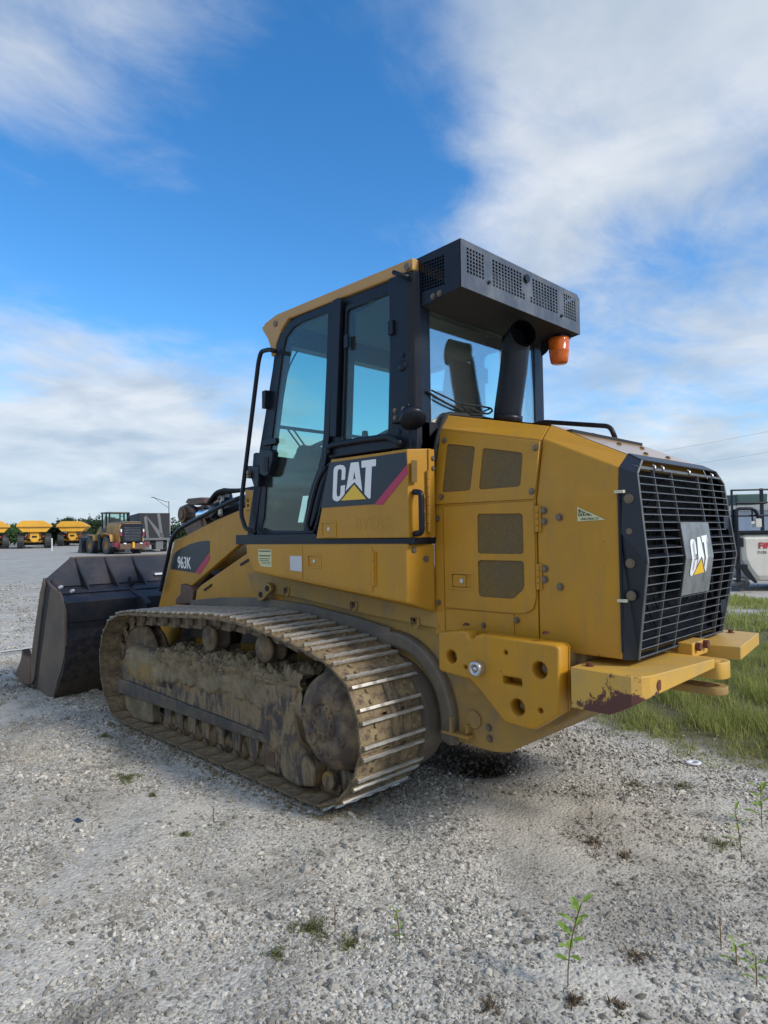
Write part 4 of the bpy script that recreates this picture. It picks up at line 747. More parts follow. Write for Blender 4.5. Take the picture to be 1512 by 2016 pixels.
for d in (0.0, 0.07): tube('windscreen_wiper', [(1.34 , -0.10 - d, 2.05), (1.22, -0.25 - d, 2.45)], 0.008, 'rubber', LD, 6, 0)
prism('right_trim_post', rect(-0.28, 1.64, -0.20, 3.15), 'y', -0.65, -0.50, 'tan', LD, 0.02)
prism('rear_trim', rect(-0.28, 1.64, -0.24, 2.26), 'y', -0.6, 0.62, 'tan', LD)
prism('visor_box', [(0.10, 3.16), (0.12, 3.02), (0.55, 3.0), (0.60, 3.16)], 'y', -0.62, -0.35, 'tan', LD, 0.01)
prism('radio', rect(0.10, 2.78, 0.14, 2.90), 'y', -0.62, -0.38, 'seat', LD, 0.01)
# exhaust stack
exa = [(-0.470, 0.0, 2.20), (-0.495, 0.0, 2.40), (-0.545, 0.0, 2.66), (-0.562, 0.0, 2.78), (-0.575, 0.004, 2.83), (-0.605, 0.012, 2.868), (-0.65, 0.03, 2.882)]
eq = MB().tube(exa, 0.090, 28); eq.f.pop(); EX = eq.out('exhaust_stack', 'black', LD, 0, True)
MB().lathe([(0.0, -0.16), (0.070, -0.15), (0.083, -0.03), (0.084, 0.004), (0.092, 0.004), (0.092, -0.01)], (-0.651, 0.0305, 2.8825), (-0.92, 0.37, 0.2), 32).out('exhaust_mouth', 'bore_shade', EX, 0, True)
cyl('stack_collar', (-0.494, 0, 2.335), (-0.499, 0, 2.37), 0.094, 'black', EX, 28)
prism('step_cover', [(-0.30, 1.98), (-0.352, 1.99), (-0.352, 2.28), (-0.30, 2.30)], 'y', 0.55, 0.74, 'black', LD, 0.006)
# ================================================================ loader arms, linkage, bucket
arm = [(3.323, 0.92), (3.174, 1.204), (3.074, 1.428), (2.994, 1.573), (2.924, 1.589), (2.823, 1.605), (2.271, 1.741), (1.849, 1.826)] + [(1.45, 1.93), (1.30, 1.85)] + [(1.683, 1.617), (2.663, 1.149)] + [(2.80, 0.95), (2.95, 0.62), (3.55, 0.35), (3.86, 0.40), (3.90, 0.55), (3.50, 0.70)]
for s in (1, -1):
    A = slab('lift_arm', [(x, (0.55 if s == 1 else -0.50), z) for x, z in arm], [], 0.05, 'yellow', LD, 0.008)
    if s == 1:
        slab('decal', YZ([(3.064, 1.293), (3.063, 1.327), (3.027, 1.412), (2.983, 1.45), (2.88, 1.489), (2.697, 1.535), (2.521, 1.559), (2.364, 1.568), (2.338, 1.562), (2.339, 1.468), (2.603, 1.271)], 0.5525), [], 0.002, 'decal', A)
        slab('decal_stripe', YZ([(2.339, 1.464), (2.34, 1.394), (2.509, 1.26), (2.603, 1.271)], 0.5525), [], 0.002, 'decal_red', A)
        text('model_lettering', '963K', 0.158, 'white', A, ((2.795, 0.5545, 1.355), (-1, 0, -0.02), (0, 0, 1)), 0.0010, 0.74, 0.0)
        for dx_ in (0.003, -0.003): text('model_lettering', '963K', 0.158, 'white', A, ((2.795 + dx_, 0.5545 + dx_ * 0.05, 1.355), (-1, 0, -0.02), (0, 0, 1)), 0.0010, 0.74, 0.0)
prism('arm_crossmember', arc(2.55, 1.42, 0.13, 0, 345, 23), 'y', -0.5, 0.5, 'brown_yellow', LD)
prism('arm_pivot_bracket', [(2.78, 1.166), (2.625, 1.149), (2.546, 1.116), (2.571, 0.991), (2.882, 0.968), (2.882, 1.017), (2.789, 1.072)], 'y', 0.50, 0.60, 'rust', LD, 0.01)
prism('front_tower', [(2.53, 0.60), (2.53, 1.02), (2.50, 1.12), (2.43, 1.165), (1.687, 1.46), (1.685, 1.60), (1.2, 1.60), (1.2, 0.60)], 'y', 0.38, 0.592, 'yellow', LD, 0.01)
prism('front_tower', [(2.53, 0.60), (2.53, 1.02), (2.43, 1.165), (1.687, 1.46), (1.685, 1.60), (1.2, 1.60), (1.2, 0.60)], 'y', -0.592, -0.38, 'yellow', LD, 0.01)
for s in (1, -1):
    HC = cyl('lift_cylinder', (1.50, 0.47 * s, 1.48), (2.45, 0.47 * s, 1.13), 0.055, 'rust', LD, 18)
    cyl('cylinder_rod', (2.45, 0.47 * s, 1.13), (2.75, 0.47 * s, 1.03), 0.03, 'chrome', HC, 14)
# black conduit running along the arm
tube('arm_conduit', [(x, 0.60, z) for x, z in [(3.175, 1.079), (3.157, 1.139), (3.093, 1.269), (3.021, 1.422), (2.946, 1.59), (2.829, 1.672), (2.647, 1.721), (2.186, 1.834), (1.904, 1.903), (1.757, 1.923)]], 0.019, 'black', LD, fillet=0.08)
prism('cab_mount', [(1.752, 1.992), (1.612, 1.969), (1.601, 1.818), (1.755, 1.816)], 'y', 0.44, 0.56, 'yellow', LD, 0.005)
for p in [(1.708, 1.898), (1.709, 1.858)]: bolt((p[0], 0.56, p[1]), YN, LD, 0.008, 0.006, 'rustbolt')
prism('arm_pivot_cover', [(1.846, 1.821), (1.69, 1.822), (1.686, 1.662), (1.835, 1.679)], 'y', 0.40, 0.50, 'rust', LD, 0.01)
# bellcrank and tilt cylinder
pv_ = (3.414, 0.2, 1.839)
lev = [(3.47, 1.93), (3.36, 1.95), (3.22, 1.90), (3.10, 1.78), (2.95, 1.55), (2.70, 1.50), (2.55, 1.36), (2.80, 1.20), (3.05, 1.30), (3.25, 1.55), (3.45, 1.72), (3.50, 1.83)]
LV = slab('bellcrank', [(x, 0.22, z) for x, z in lev], [], 0.07, 'rust', LD, 0.01)
slab('bellcrank_web', [(x, 0.02, z) for x, z in lev], [], 0.07, 'rust', LV, 0.01)
MB().cyl((3.41, 0.25, 1.84), (3.41, -0.08, 1.84), 0.085, seg=24).cyl((3.41, 0.262, 1.84), (3.41, 0.25, 1.84), 0.055, seg=24).out('pivot_boss', 'rust', LV, 0.008)
prism('bellcrank_cap', [(3.22, 1.93), (3.35, 1.96), (3.30, 2.0), (3.02, 2.0), (2.95, 1.94)], 'y', 0.02, 0.24, 'rust', LV, 0.006)
cyl('tilt_link', (2.75, 0.12, 1.35), (3.85, 0.12, 0.85), 0.05, 'rust', LD, 14)
TC = cyl('tilt_cylinder', (2.76, 0.2, 1.84), (1.55, 0.2, 2.00), 0.085, 'black', LD, 24)
cyl('chrome_rod', (3.36, 0.2, 1.815), (2.76, 0.2, 1.85), 0.045, 'chrome', TC, 20)
cyl('cylinder_gland', (2.80, 0.2, 1.838), (2.70, 0.2, 1.85), 0.095, 'box_gray', TC, 24)
MB().cyl((2.70, 0.30, 1.80), (2.44, 0.34, 1.91), 0.028, seg=10).cyl((2.62, 0.2, 1.99), (2.60, 0.2, 2.06), 0.05, seg=8).cyl((2.60, 0.2, 1.93), (2.62, 0.2, 1.995), 0.058, seg=14).out('hose_fitting', 'black', TC)
MB().cyl((2.604, 0.235, 1.965), (2.612, 0.235, 2.005), 0.060, seg=16).out('fitting_ring', 'tan', TC)
MB().cyl((2.56, 0.28, 1.97), (2.50, 0.34, 1.86), 0.018, seg=8).cyl((2.50, 0.34, 1.86), (2.47, 0.36, 1.80), 0.022, seg=8).out('small_hose', 'gravel_tank', TC)
for k in range(3): tube('hydraulic_hose', [(2.85 - 0.04 * k, 0.25 + .03 * k, 1.93), (2.55, 0.28 + .03 * k, 2.02 + 0.01 * k), (2.2, 0.3, 2.02), (1.6, 0.3, 2.05)], 0.018, 'rubber', TC, 8, 0.1)
# headlight pod behind the arm
# bucket
BK = empty('bucket'); BK.parent = LD; BK['label'] = 'worn black bucket caked with dirt, resting on its heel'
side = [(4.43, 1.197), (4.272, 1.125), (4.029, 1.061), (3.912, 0.951), (3.889, 0.847), (3.883, 0.71), (3.874, 0.575), (3.897, 0.447), (3.983, 0.299), (4.071, 0.191), (4.13, 0.097), (4.19, -0.009), (4.298, -0.016), (4.703, 0.095), (4.654, 0.3), (4.508, 0.666), (4.318, 1.035)]
shell = [(4.10, 1.03), (3.905, 0.975), (3.900, 0.765), (3.905, 0.70), (3.885, 0.60), (3.895, 0.45), (3.96, 0.30), (4.07, 0.16), (4.19, 0.012), (4.35, 0.005), (4.85, 0.045)]
side = side[:13] + [(4.70, 0.05), (4.62, 0.40), (4.45, 0.85), (4.40, 1.10)]
for s in (1, -1):
    slab('bucket_side', [(x, 1.25 * s, z) for x, z in side], [], 0.025, 'bucketmud', BK, 0.003, hint=(0, s, 0))
    cut = [(4.435, 1.200), (4.545, 1.023), (4.725, 0.578), (4.80, 0.376), (4.915, 0.06), (4.80, 0.045), (4.72, 0.11), (4.665, 0.30), (4.50, 0.80), (4.39, 1.13)]
    slab('side_cutter', [(x, 1.268 * s, z) for x, z in cut], [], 0.02, 'bucketmud', BK, 0.004, hint=(0, s, 0))
    slab('side_backing', [(x, 1.252 * s, z) for x, z in [(4.28, 1.10), (4.43, 1.18), (4.50, 1.04), (4.70, 0.57), (4.775, 0.36), (4.86, 0.07), (4.66, 0.04), (4.58, 0.3), (4.38, 0.85)]], [], 0.012, 'dark', BK, hint=(0, s, 0))
    tooth = [(4.80, 0.32), (5.05, 0.33), (5.09, 0.39), (5.14, 0.27), (5.30, 0.12), (5.47, 0.085), (5.25, 0.06), (5.02, 0.01), (4.82, 0.04)]
    slab('corner_tooth', [(x, 1.275 * s, z) for x, z in tooth], [], 0.09, 'rust', BK, 0.015, hint=(0, s, 0))
def sheet(name, prof, y0, y1, th, m, parent):
    v = []; f = []; k = len(prof)
    for x, z in prof: v += [(x, y0, z), (x, y1, z)]
    for i in range(k - 1): f.append((2 * i, 2 * i + 2, 2 * i + 3, 2 * i + 1))
    o = mk(name, v, f, m, parent); so = o.modifiers.new('thickness', 'SOLIDIFY'); so.thickness = th; so.offset = 0; return o
sheet('bucket_shell', shell[2:], -1.24, 1.24, 0.02, 'bucket', BK)
prism('box_section', [(4.12, 1.04), (3.905, 0.976), (3.900, 0.765), (3.93, 0.765), (4.12, 0.80)], 'y', -1.245, 1.235, 'bucket', BK, 0.008)
mk('bucket_ledge', [(4.435, 1.20, 1.195), (4.28, 1.22, 1.12), (4.10, 1.235, 1.045), (4.10, -1.235, 1.045), (4.28, -1.22, 1.12), (4.435, -1.20, 1.195), (4.36, 1.1, 1.085), (4.36, -1.1, 1.085)], [(0, 1, 6), (1, 2, 3, 4, 7, 6), (4, 5, 7)], 'bucket', BK)
mk('ledge_backing', [(4.40, 1.20, 1.10), (4.08, 1.235, 1.025), (4.08, -1.235, 1.025), (4.40, -1.20, 1.10), (4.46, 1.20, 1.05), (4.46, -1.20, 1.05)], [(0, 1, 2, 3), (0, 3, 5, 4)], 'bucket', BK)
spl = mk('spill_guard', [(4.36, 1.20, 1.10), (4.60, 0.935, 1.395), (4.60, -0.935, 1.395), (4.36, -1.20, 1.10), (4.43, 1.24, 1.19), (4.43, -1.24, 1.19)], [(0, 1, 2, 3), (0, 4, 1), (3, 2, 5)], 'bucket', BK)
so = spl.modifiers.new('thickness', 'SOLIDIFY'); so.thickness = 0.02; so.offset = 0
tube('spill_rim', [(4.595, 0.945, 1.392), (4.595, -0.945, 1.392)], 0.014, 'bucketmud', BK, 8, 0)
for y in (0.90, 0.58, 0.265, -0.265, -0.58, -0.90):
    slab('bucket_rib', [(4.585, y, 1.392), (4.44, y, 1.27), (4.30, y, 1.17), (4.17, y, 1.06), (4.06, y, 1.012), (4.08, y, 1.03), (4.34, y, 1.10), (4.60, y, 1.375)], [], 0.022, 'bucket', BK, 0.004)
for p in ((4.06, 0.66, 1.03),): MB().lathe([(0, 0.02), (0.05, 0.02), (0.05, -0.02), (0, -0.02)], (4.18, 0.44, 1.13), YN, 16).out('lifting_eye', 'bucket', BK)
prism('bucket_hinge', [(3.70, 0.92), (3.80, 0.98), (3.92, 1.0), (4.10, 1.05), (4.10, 1.02), (3.90, 0.3), (3.75, 0.42), (3.72, 0.6)], 'y', 0.44, 0.50, 'bucket', BK, 0.008)
prism('bucket_hinge', [(3.72, 0.9), (3.92, 1.0), (3.90, 0.3), (3.75, 0.42), (3.72, 0.6)], 'y', -0.50, -0.44, 'bucket', BK, 0.008)
for (a, b, w) in [((4.05, 1.246, 1.119), (4.05, 1.207, 1.116), 0), ((4.0, 1.152, 1.077), (4.0, 1.152, 1.017), 0)]: MB().cyl((a[0] - 0.02, a[1], a[2]), (a[0] + 0.0, a[1] - 0.03, a[2] + 0.004), 0.016, seg=8).out('paint_chip', 'offwhite', BK)
st = (4.42, 0.02, 1.184); slab('bucket_sticker', [(st[0] - 0.06, st[1] + 0.055, st[2] - 0.014), (st[0] - 0.045, st[1] + 0.055, st[2] + 0.008), (st[0] - 0.045, st[1] - 0.06, st[2] + 0.008), (st[0] - 0.06, st[1] - 0.06, st[2] - 0.014)], [], 0.004, 'offwhite', BK, hint=(-1, 0, 0.8))
prism('cutting_edge', [(4.80, 0.045), (4.80, 0.01), (5.03, 0.03), (5.03, 0.045)], 'y', -1.25, 1.25, 'bucketmud', BK, 0.004)
for i in range(6): prism('bucket_tooth', [(4.90, 0.10), (5.10, 0.08), (5.30, 0.035), (5.05, 0.005), (4.90, 0.005)], 'y', -0.93 + i * 0.372 - 0.05, -0.93 + i * 0.372 + 0.05, 'rust', BK, 0.01)
# ================================================================ tracks
tp = [(2.70, -0.005), (2.929, 0.035), (3.08, 0.16), (3.171, 0.354), (3.198, 0.534), (3.150, 0.720), (3.030, 0.865), (2.865, 0.945), (2.60, 0.985), (2.3, 1.000), (1.987, 1.015), (1.573, 1.040), (1.25, 1.055), (0.968, 1.054), (0.72, 1.033), (0.48, 1.0), (0.24, 0.962), (-0.02, 0.905), (-0.23, 0.79), (-0.325, 0.60), (-0.345, 0.45), (-0.320, 0.30), (-0.206, 0.140), (-0.06, 0.03), (0.10, -0.005)]
tp += [(0.10 + (2.70 - 0.10) * i / 10, -0.005) for i in range(1, 10)]
def catmull(P, n=8):
    out = []; k = len(P)
    for i in range(k):
        p0, p1, p2, p3 = [Vector(P[(i + j) % k]) for j in (-1, 0, 1, 2)]
        for s in range(n):
            t = s / n; out.append(0.5 * ((2 * p1) + (-p0 + p2) * t + (2 * p0 - 5 * p1 + 4 * p2 - p3) * t * t + (-p0 + 3 * p1 - 3 * p2 + p3) * t ** 3))
    return out
path = catmull(tp); seglen = [(path[(i + 1) % len(path)] - path[i]).length for i in range(len(path))]; total = sum(seglen)
NSH = round(total / 0.203); pitch = total / NSH
def at_len(s):
    s %= total; i = 0
    while s > seglen[i]: s -= seglen[i]; i += 1
    return path[i].lerp(path[(i + 1) % len(path)], s / seglen[i])
# one shoe: local x along the track, y across, z outwards
pw = 0.275; hp = pitch / 2
shb = bmesh.new()
def shoe_mesh():
    q = MB(); lip = 0.010
    # plate with a dropped leading lip that overlaps the next shoe
    prof = [(-hp + 0.004, -0.004), (-hp + 0.02, 0.010), (hp - 0.018, 0.010), (hp + 0.006, 0.004), (hp + 0.006, -0.008), (hp - 0.018, -0.004), (-hp + 0.02, -0.004), (-hp + 0.004, -0.016)]
    segs = [(-pw, -0.10), (-0.045, 0.045), (0.10, pw)]
    for a, b in segs: q.prism(prof, 'y', a, b)
    prof2 = [(-hp + 0.042, 0.010), (hp - 0.018, 0.010), (hp + 0.006, 0.004), (hp + 0.006, -0.008), (hp - 0.018, -0.004), (-hp + 0.042, -0.004)]
    for a, b in ((-0.10, -0.045), (0.045, 0.10)): q.prism(prof2, 'y', a, b)
    for bx in (-0.028, 0.035):
        for by in (-0.15, 0.15): q.cyl((bx, by, 0.008), (bx, by, 0.022), 0.014, seg=6)
    me = bpy.data.meshes.new('track_shoe'); me.from_pydata(q.v, [], q.f); return me
def grouser_mesh():
    q = MB(); 
    for gx_ in (0.0,):
        n_ = 14; zs_ = [0.038 + 0.0025 * math.sin(i * 2.1 + gx_ * 50) for i in range(n_ + 1)]
        for i in range(n_):
            a = -pw + 0.008 + (2 * pw - 0.016) * i / n_; b = -pw + 0.008 + (2 * pw - 0.016) * (i + 1) / n_
            q.add([(gx_ - 0.012, a, 0.009), (gx_ + 0.012, a, 0.009), (gx_ + 0.010, a, 0.026), (gx_ + 0.008, a, zs_[i]), (gx_ - 0.008, a, zs_[i]), (gx_ - 0.010, a, 0.026),
                   (gx_ - 0.012, b, 0.009), (gx_ + 0.012, b, 0.009), (gx_ + 0.010, b, 0.026), (gx_ + 0.008, b, zs_[i + 1]), (gx_ - 0.008, b, zs_[i + 1]), (gx_ - 0.010, b, 0.026)],
                  [(1, 2, 8, 7), (2, 3, 9, 8), (3, 4, 10, 9), (4, 5, 11, 10), (5, 0, 6, 11)] + ([(0, 5, 4, 3, 2, 1)] if i == 0 else []) + ([(6, 7, 8, 9, 10, 11)] if i == n_ - 1 else []))
    me = bpy.data.meshes.new('grouser'); me.from_pydata(q.v, [], q.f); me.materials.append(M['mudsteel']); me.materials.append(M['worn']); me.update()
    for p in me.polygons:
        me.polygons[p.index].material_index = 1 if p.center.z > 0.027 else 0
    return me
def link_mesh():
    q = MB()
    for y in (-0.085, 0.085):
        q.prism([(-hp - 0.02, -0.10), (-hp - 0.03, -0.05), (-hp + 0.01, -0.006), (hp - 0.02, -0.006), (hp + 0.0, -0.05), (hp - 0.01, -0.095), (0, -0.11)], 'y', y - 0.018, y + 0.018)
    q.cyl((-hp, -0.12, -0.055), (-hp, 0.12, -0.055), 0.026, seg=10)
    me = bpy.data.meshes.new('track_link'); me.from_pydata(q.v, [], q.f); return me
M['disc'] = mat('clay_stained_disc', (0.2, 0.15, 0.1), 0.85, fn=grime((0.29, 0.215, 0.12), 1.0, 7, (0.085, 0.066, 0.056), False, 0.2, 0.7, 0.9), spec=0.3)
sm, gm, lm = shoe_mesh(), grouser_mesh(), link_mesh()
sm.materials.append(M['mudsteel']); lm.materials.append(M['frame'])
for side_, yc in ((1, 0.925), (-1, -0.925)):
    TR = empty('track_chain'); TR.parent = LD; TR['label'] = 'muddy double grouser track chain on the %s side' % ('left' if side_ == 1 else 'right')
    for i in range(NSH):
        c = at_len((i + 0.5) * pitch + 0.02); a = at_len(i * pitch + 0.02); b = at_len((i + 1) * pitch + 0.02)
        t = (b - a).normalized(); nn = Vector((-t.y, t.x))    # path runs counter-clockwise, outward normal on the right
        if nn.dot(c - Vector((1.4, 0.5))) < 0: nn = -nn
        c2 = (a + b) / 2 - nn * 0.036
        xa = Vector((t.x, 0, t.y)); za = Vector((nn.x, 0, nn.y)); ya = za.cross(xa)
        mtx = Matrix(((xa.x, ya.x, za.x, c2.x), (xa.y, ya.y, za.y, yc), (xa.z, ya.z, za.z, c2.y), (0, 0, 0, 1)))
        for nm, me, gx0 in (('track_shoe', sm, 0), ('grouser_bar', gm, -hp + 0.045), ('grouser_bar', gm, hp - 0.030), ('track_link', lm, 0)):
            o = bpy.data.objects.new(nm, me); COL.objects.link(o); o.parent = TR; o.matrix_local = mtx @ Matrix.Translation((gx0, 0, 0))
    # running gear
    def Y(a): return a * side_
    TF = empty('track_frame'); TF.parent = LD
    # idler
    MB().lathe([(0.0, 0.12), (0.10, 0.13), (0.16, 0.10), (0.27, 0.09), (0.30, 0.085), (0.345, 0.05), (0.345, 0.03), (0.30, 0.03), (0.30, -0.03), (0.345, -0.03), (0.345, -0.05), (0.30, -0.085), (0.16, -0.10), (0.0, -0.12)], (2.80, Y(0.925), 0.50), (0, side_, 0), 40).out('idler', 'disc', TF, 0, True)
    MB().lathe([(0.0, 0.03), (0.33, 0.03), (0.36, 0.02), (0.36, -0.02), (0.33, -0.03), (0.0, -0.03)], (0.03, Y(0.925), 0.50), (0, side_, 0), 24).out('sprocket', 'frame', TF, 0, False)
    for x in (1.50, 0.795):
        MB().lathe([(0.0, 0.005), (0.03, 0.006), (0.032, 0.0), (0.088, 0.0), (0.096, -0.010), (0.092, -0.035), (0.080, -0.04), (0.080, -0.11), (0.098, -0.115), (0.098, -0.14), (0.070, -0.15), (0.070, -0.25), (0.0, -0.25)], (x, Y(1.06), 0.838), (0, side_, 0), 32)  .out('carrier_roller', 'disc', TF, 0, True)
        prism('roller_support', [(x - 0.05, 0.60), (x + 0.05, 0.60), (x + 0.03, 0.83), (x - 0.03, 0.83)], 'y', Y(0.80), Y(0.88), 'frame', TF)
    for i, x in enumerate([2.10, 1.905, 1.71, 1.51, 1.30, 1.09, 0.88, 0.66]):
        MB().lathe([(0.0, 0.02), (0.055, 0.018), (0.065, 0.0), (0.10, -0.005), (0.105, -0.03), (0.085, -0.035), (0.085, -0.17), (0.105, -0.175), (0.105, -0.20), (0, -0.20)], (x, Y(1.05), 0.135), (0, side_, 0), 24).out('track_roller', 'frame', TF, 0, True)
        prism('roller_bracket', [(x - 0.045, 0.10), (x + 0.045, 0.10), (x + 0.06, 0.25), (x - 0.06, 0.25)], 'y', Y(1.055), Y(1.085), 'frame', TF, 0.006)
    # frame beam with its black lower guard
    prism('frame_beam', [(0.35, 0.24), (0.35, 0.60), (0.55, 0.70), (2.4, 0.66), (2.86, 0.60), (2.95, 0.45), (2.93, 0.24)], 'y', Y(0.76), Y(1.10), 'frame', TF, 0.03)
    prism('guard_rail', [(0.50, 0.245), (2.955, 0.222), (2.95, 0.345), (2.70, 0.350), (1.85, 0.325), (1.04, 0.308), (0.50, 0.29)], 'y', Y(1.06), Y(1.125), 'rail', TF, 0.008)
    prism('front_roller_guard', [(2.88, 0.225), (2.34, 0.225), (2.33, 0.065), (2.42, 0.045), (2.70, 0.04), (2.84, 0.10)], 'y', Y(1.02), Y(1.10), 'mud', TF, 0.012)
    prism('rear_roller_guard', [(0.74, 0.26), (0.74, 0.10), (0.70, 0.065), (0.56, 0.065), (0.54, 0.26)], 'y', Y(1.03), Y(1.11), 'frame', TF, 0.01)
    box('guard_window', (0.60, Y(1.112) - 0.004, 0.10), (0.70, Y(1.112) + 0.004, 0.20), 'rust', TF, 0.004)
    cyl('frame_pin', (0.10, Y(1.00), 0.135), (0.10, Y(1.09), 0.135), 0.055, 'frame', TF, 18, bev=0.01)
    prism('tail_guard', [(0.20, 0.22), (-0.12, 0.20), (-0.06, 0.12), (0.0, 0.06), (0.22, 0.05)], 'y', Y(0.96), Y(1.03), 'frame', TF, 0.012)
    # final drive: curved rear casting wrapped round the big disc, hub details
    cast = [(0.72, 0.28), (0.72, 0.62), (0.50, 0.66)] + arc(0.045, 0.50, 0.325, 28, -68, 14)[0:] + [(0.19, 0.085), (0.38, 0.045), (0.50, 0.075), (0.56, 0.20)]
    prism('final_drive_casting', cast, 'y', Y(0.98), Y(1.13), 'frame', TF, 0.02)
    FD = MB().lathe([(0.0, 0.172), (0.045, 0.172), (0.05, 0.165), (0.055, 0.172), (0.095, 0.165), (0.10, 0.148), (0.112, 0.150), (0.118, 0.164), (0.205, 0.150), (0.235, 0.128), (0.27, 0.105), (0.285, 0.07), (0.30, 0.02), (0.31, -0.10), (0.36, -0.12), (0.36, -0.14), (0.0, -0.14)], (0.045, Y(1.0), 0.50), (0, side_, 0), 56).out('final_drive', 'frame', TF, 0, True)
    FD.data.materials.clear(); FD.data.materials.append(M['disc'])
    FD['label'] = 'round final drive cover caked with clay'
    for px_2, pz_, r_ in ((-0.069, 0.640, 0.042), (0.150, 0.405, 0.040), (0.215, 0.545, 0.030), (0.001, 0.590, 0.024), (0.085, 0.345, 0.032), (-0.10, 0.43, 0.03), (0.00, 0.33, 0.025)):
        rr_ = math.hypot(px_2 - .045, pz_ - .5); yy = 1.152 if rr_ < 0.15 else 1.145; r_ *= 1.15
        MB().lathe([(0.0, 0.006), (r_ * 0.45, 0.004), (r_ * 0.5, 0.020), (r_ * 0.95, 0.024), (r_ * 1.15, 0.010), (r_ * 1.4, -0.02)], (px_2, Y(yy), pz_), (0, side_, 0), 18).out('hub_boss', 'disc', TF, 0, True)
    for k in range(10):
        a = 2 * math.pi * k / 10; MB().cyl((0.045 + 0.076 * math.cos(a), Y(1.165), 0.50 + 0.076 * math.sin(a)), (0.045 + 0.076 * math.cos(a), Y(1.178), 0.50 + 0.076 * math.sin(a)), 0.010, seg=6).out('hub_bolt', 'rust', TF)
# mud packed on the left track frame, real relief
def mudpack():
    nu, nv = 340, 110; v = []; f = []
    xs = np.linspace(0.30, 2.97, nu)
    for i, x in enumerate(xs):
        nose = max(0.0, (x - 2.55) / 0.42); ns = math.sqrt(max(0.0, 1 - nose ** 2.2))
        top = 0.705 + 0.035 * noise.noise(Vector((x * 2.2, 3.1, 0))) + (0.055 if 0.9 < x < 1.25 else 0) * math.sin(math.pi * (x - 0.9) / 0.35) + (0.03 if x < .9 else 0)
        if x > 1.9: top -= 0.035 * min(1, (x - 1.9) / 0.3)
        lowz = 0.345 + 0.02 * noise.noise(Vector((x * 3, 0, 9))) + (0.0 if x > 2.0 else 0.06)
        zc_ = 0.53; hb_ = (top - lowz) / 2; zc_ = (top + lowz) / 2
        for j in range(nv):
            t = j / (nv - 1); ang = R(-88 + 235 * t)
            cy = 0.965; ry = 0.160 * (0.35 + 0.65 * ns); rz = hb_ * (0.12 + 0.88 * ns)
            cs, sn = math.cos(ang), math.sin(ang)
            sg = lambda q, e: math.copysign(abs(q) ** e, q)
            y = cy + ry * sg(cs, 0.55); z = zc_ + rz * sg(sn, 0.60)
            y = max(y, 0.76 + 0.0 * x)
            p = Vector((x, y, z))
            up = max(0.0, min(1.0, (sn + 0.15) / 0.5)); rear = 1.0 if x < 2.15 else max(0.12, 1 - (x - 2.15) / 0.25)
            n1_ = noise.fractal(p * 7, 0.9, 2.2, 5); cell = noise.voronoi(p * 17)[0][0]; cell2 = noise.voronoi(p * 38)[0][0]
            lump = (0.5 - cell) * 0.095 * up * rear + (0.45 - cell2) * 0.020 * (0.25 + 0.75 * up) * rear
            d = n1_ * (0.006 + 0.020 * up * rear) + lump
            nr_ = Vector((0.25 * nose, cs, sn)).normalized()
            q = p + nr_ * d
            # drips: clay runs ending at different heights, below them the bare plate
            if sn < 0.0:
                run = noise.noise(Vector((x * 22, 0.3, 1.7))) * 0.5 + noise.noise(Vector((x * 6, 7.3, 0))) * 0.6
                fade = min(1.0, max(0.0, (-sn - (0.35 + 0.5 * run)) / 0.12)); 
                if x < 2.1: q.y = q.y - 0.018 * fade
            v.append(q)
    for i in range(nu - 1):
        for j in range(nv - 1):
            a = i * nv + j; f.append((a, a + nv, a + nv + 1, a + 1))
    return v, f
v, f = mudpack()
def mudsk(n, L, b, co):
    s = n('ShaderNodeSeparateXYZ', {0: co})
    a = noi(n, co, 6, 8, 0.7); g = noi(n, co, 40, 5, 0.7)
    c = mixc(n, ramp(n, a, [(0.35, 0.0), (0.68, 1.0)]), (0.15, 0.12, 0.078), (0.315, 0.26, 0.168))
    c = mixc(n, math_(n, 'MULTIPLY', ramp(n, g, [(0.52, 0.0), (0.68, 1.0)]), 0.5), c, (0.12, 0.092, 0.058))
    st = noi(n, n('ShaderNodeMapping', {0: co, 'Scale': (16, 16, 1.4)}).outputs[0], 1.6, 6, 0.65, 0.3)
    st2 = noi(n, co, 5, 5, 0.6)
    k = math_(n, 'ADD', math_(n, 'ADD', math_(n, 'MULTIPLY', st, 0.16), math_(n, 'MULTIPLY', st2, 0.10)), s.outputs[2])
    lowm = n('ShaderNodeMapRange', {0: k, 1: 0.595, 2: 0.565}).outputs[0]
    xm = n('ShaderNodeMapRange', {0: s.outputs[0], 1: 2.25, 2: 2.15}).outputs[0]
    plate = mixc(n, ramp(n, noi(n, co, 9, 6, 0.7), [(0.4, 0.0), (0.65, 1.0)]), (0.060, 0.052, 0.052), (0.12, 0.095, 0.075))
    c = mixc(n, math_(n, 'MULTIPLY', lowm, xm), c, plate)
    fx = n('ShaderNodeMapRange', {0: s.outputs[0], 1: 2.2, 2: 2.35}).outputs[0]
    yw = math_(n, 'MULTIPLY', math_(n, 'MULTIPLY', n('ShaderNodeMapRange', {0: s.outputs[2], 1: 0.58, 2: 0.50}).outputs[0], fx), ramp(n, noi(n, co, 7, 6, 0.65), [(0.40, 0.0), (0.60, 1.0)]))
    c = mixc(n, math_(n, 'MULTIPLY', yw, 0.75), c, (0.33, 0.21, 0.065))
    L.new(c, b.inputs['Base Color'])
    L.new(n('ShaderNodeBump', {'Height': g, 'Strength': 0.7, 'Distance': 0.008}).outputs[0], b.inputs['Normal'])
M['mudpack'] = mat('clay_packed_on_steel', (0.2, 0.16, 0.1), 0.92, fn=mudsk, spec=0.15)
mp = mk('packed_mud', v, f, 'mudpack', LD, 0, False); mp['kind'] = 'stuff'; mp['label'] = 'dried clay packed over the left track frame'
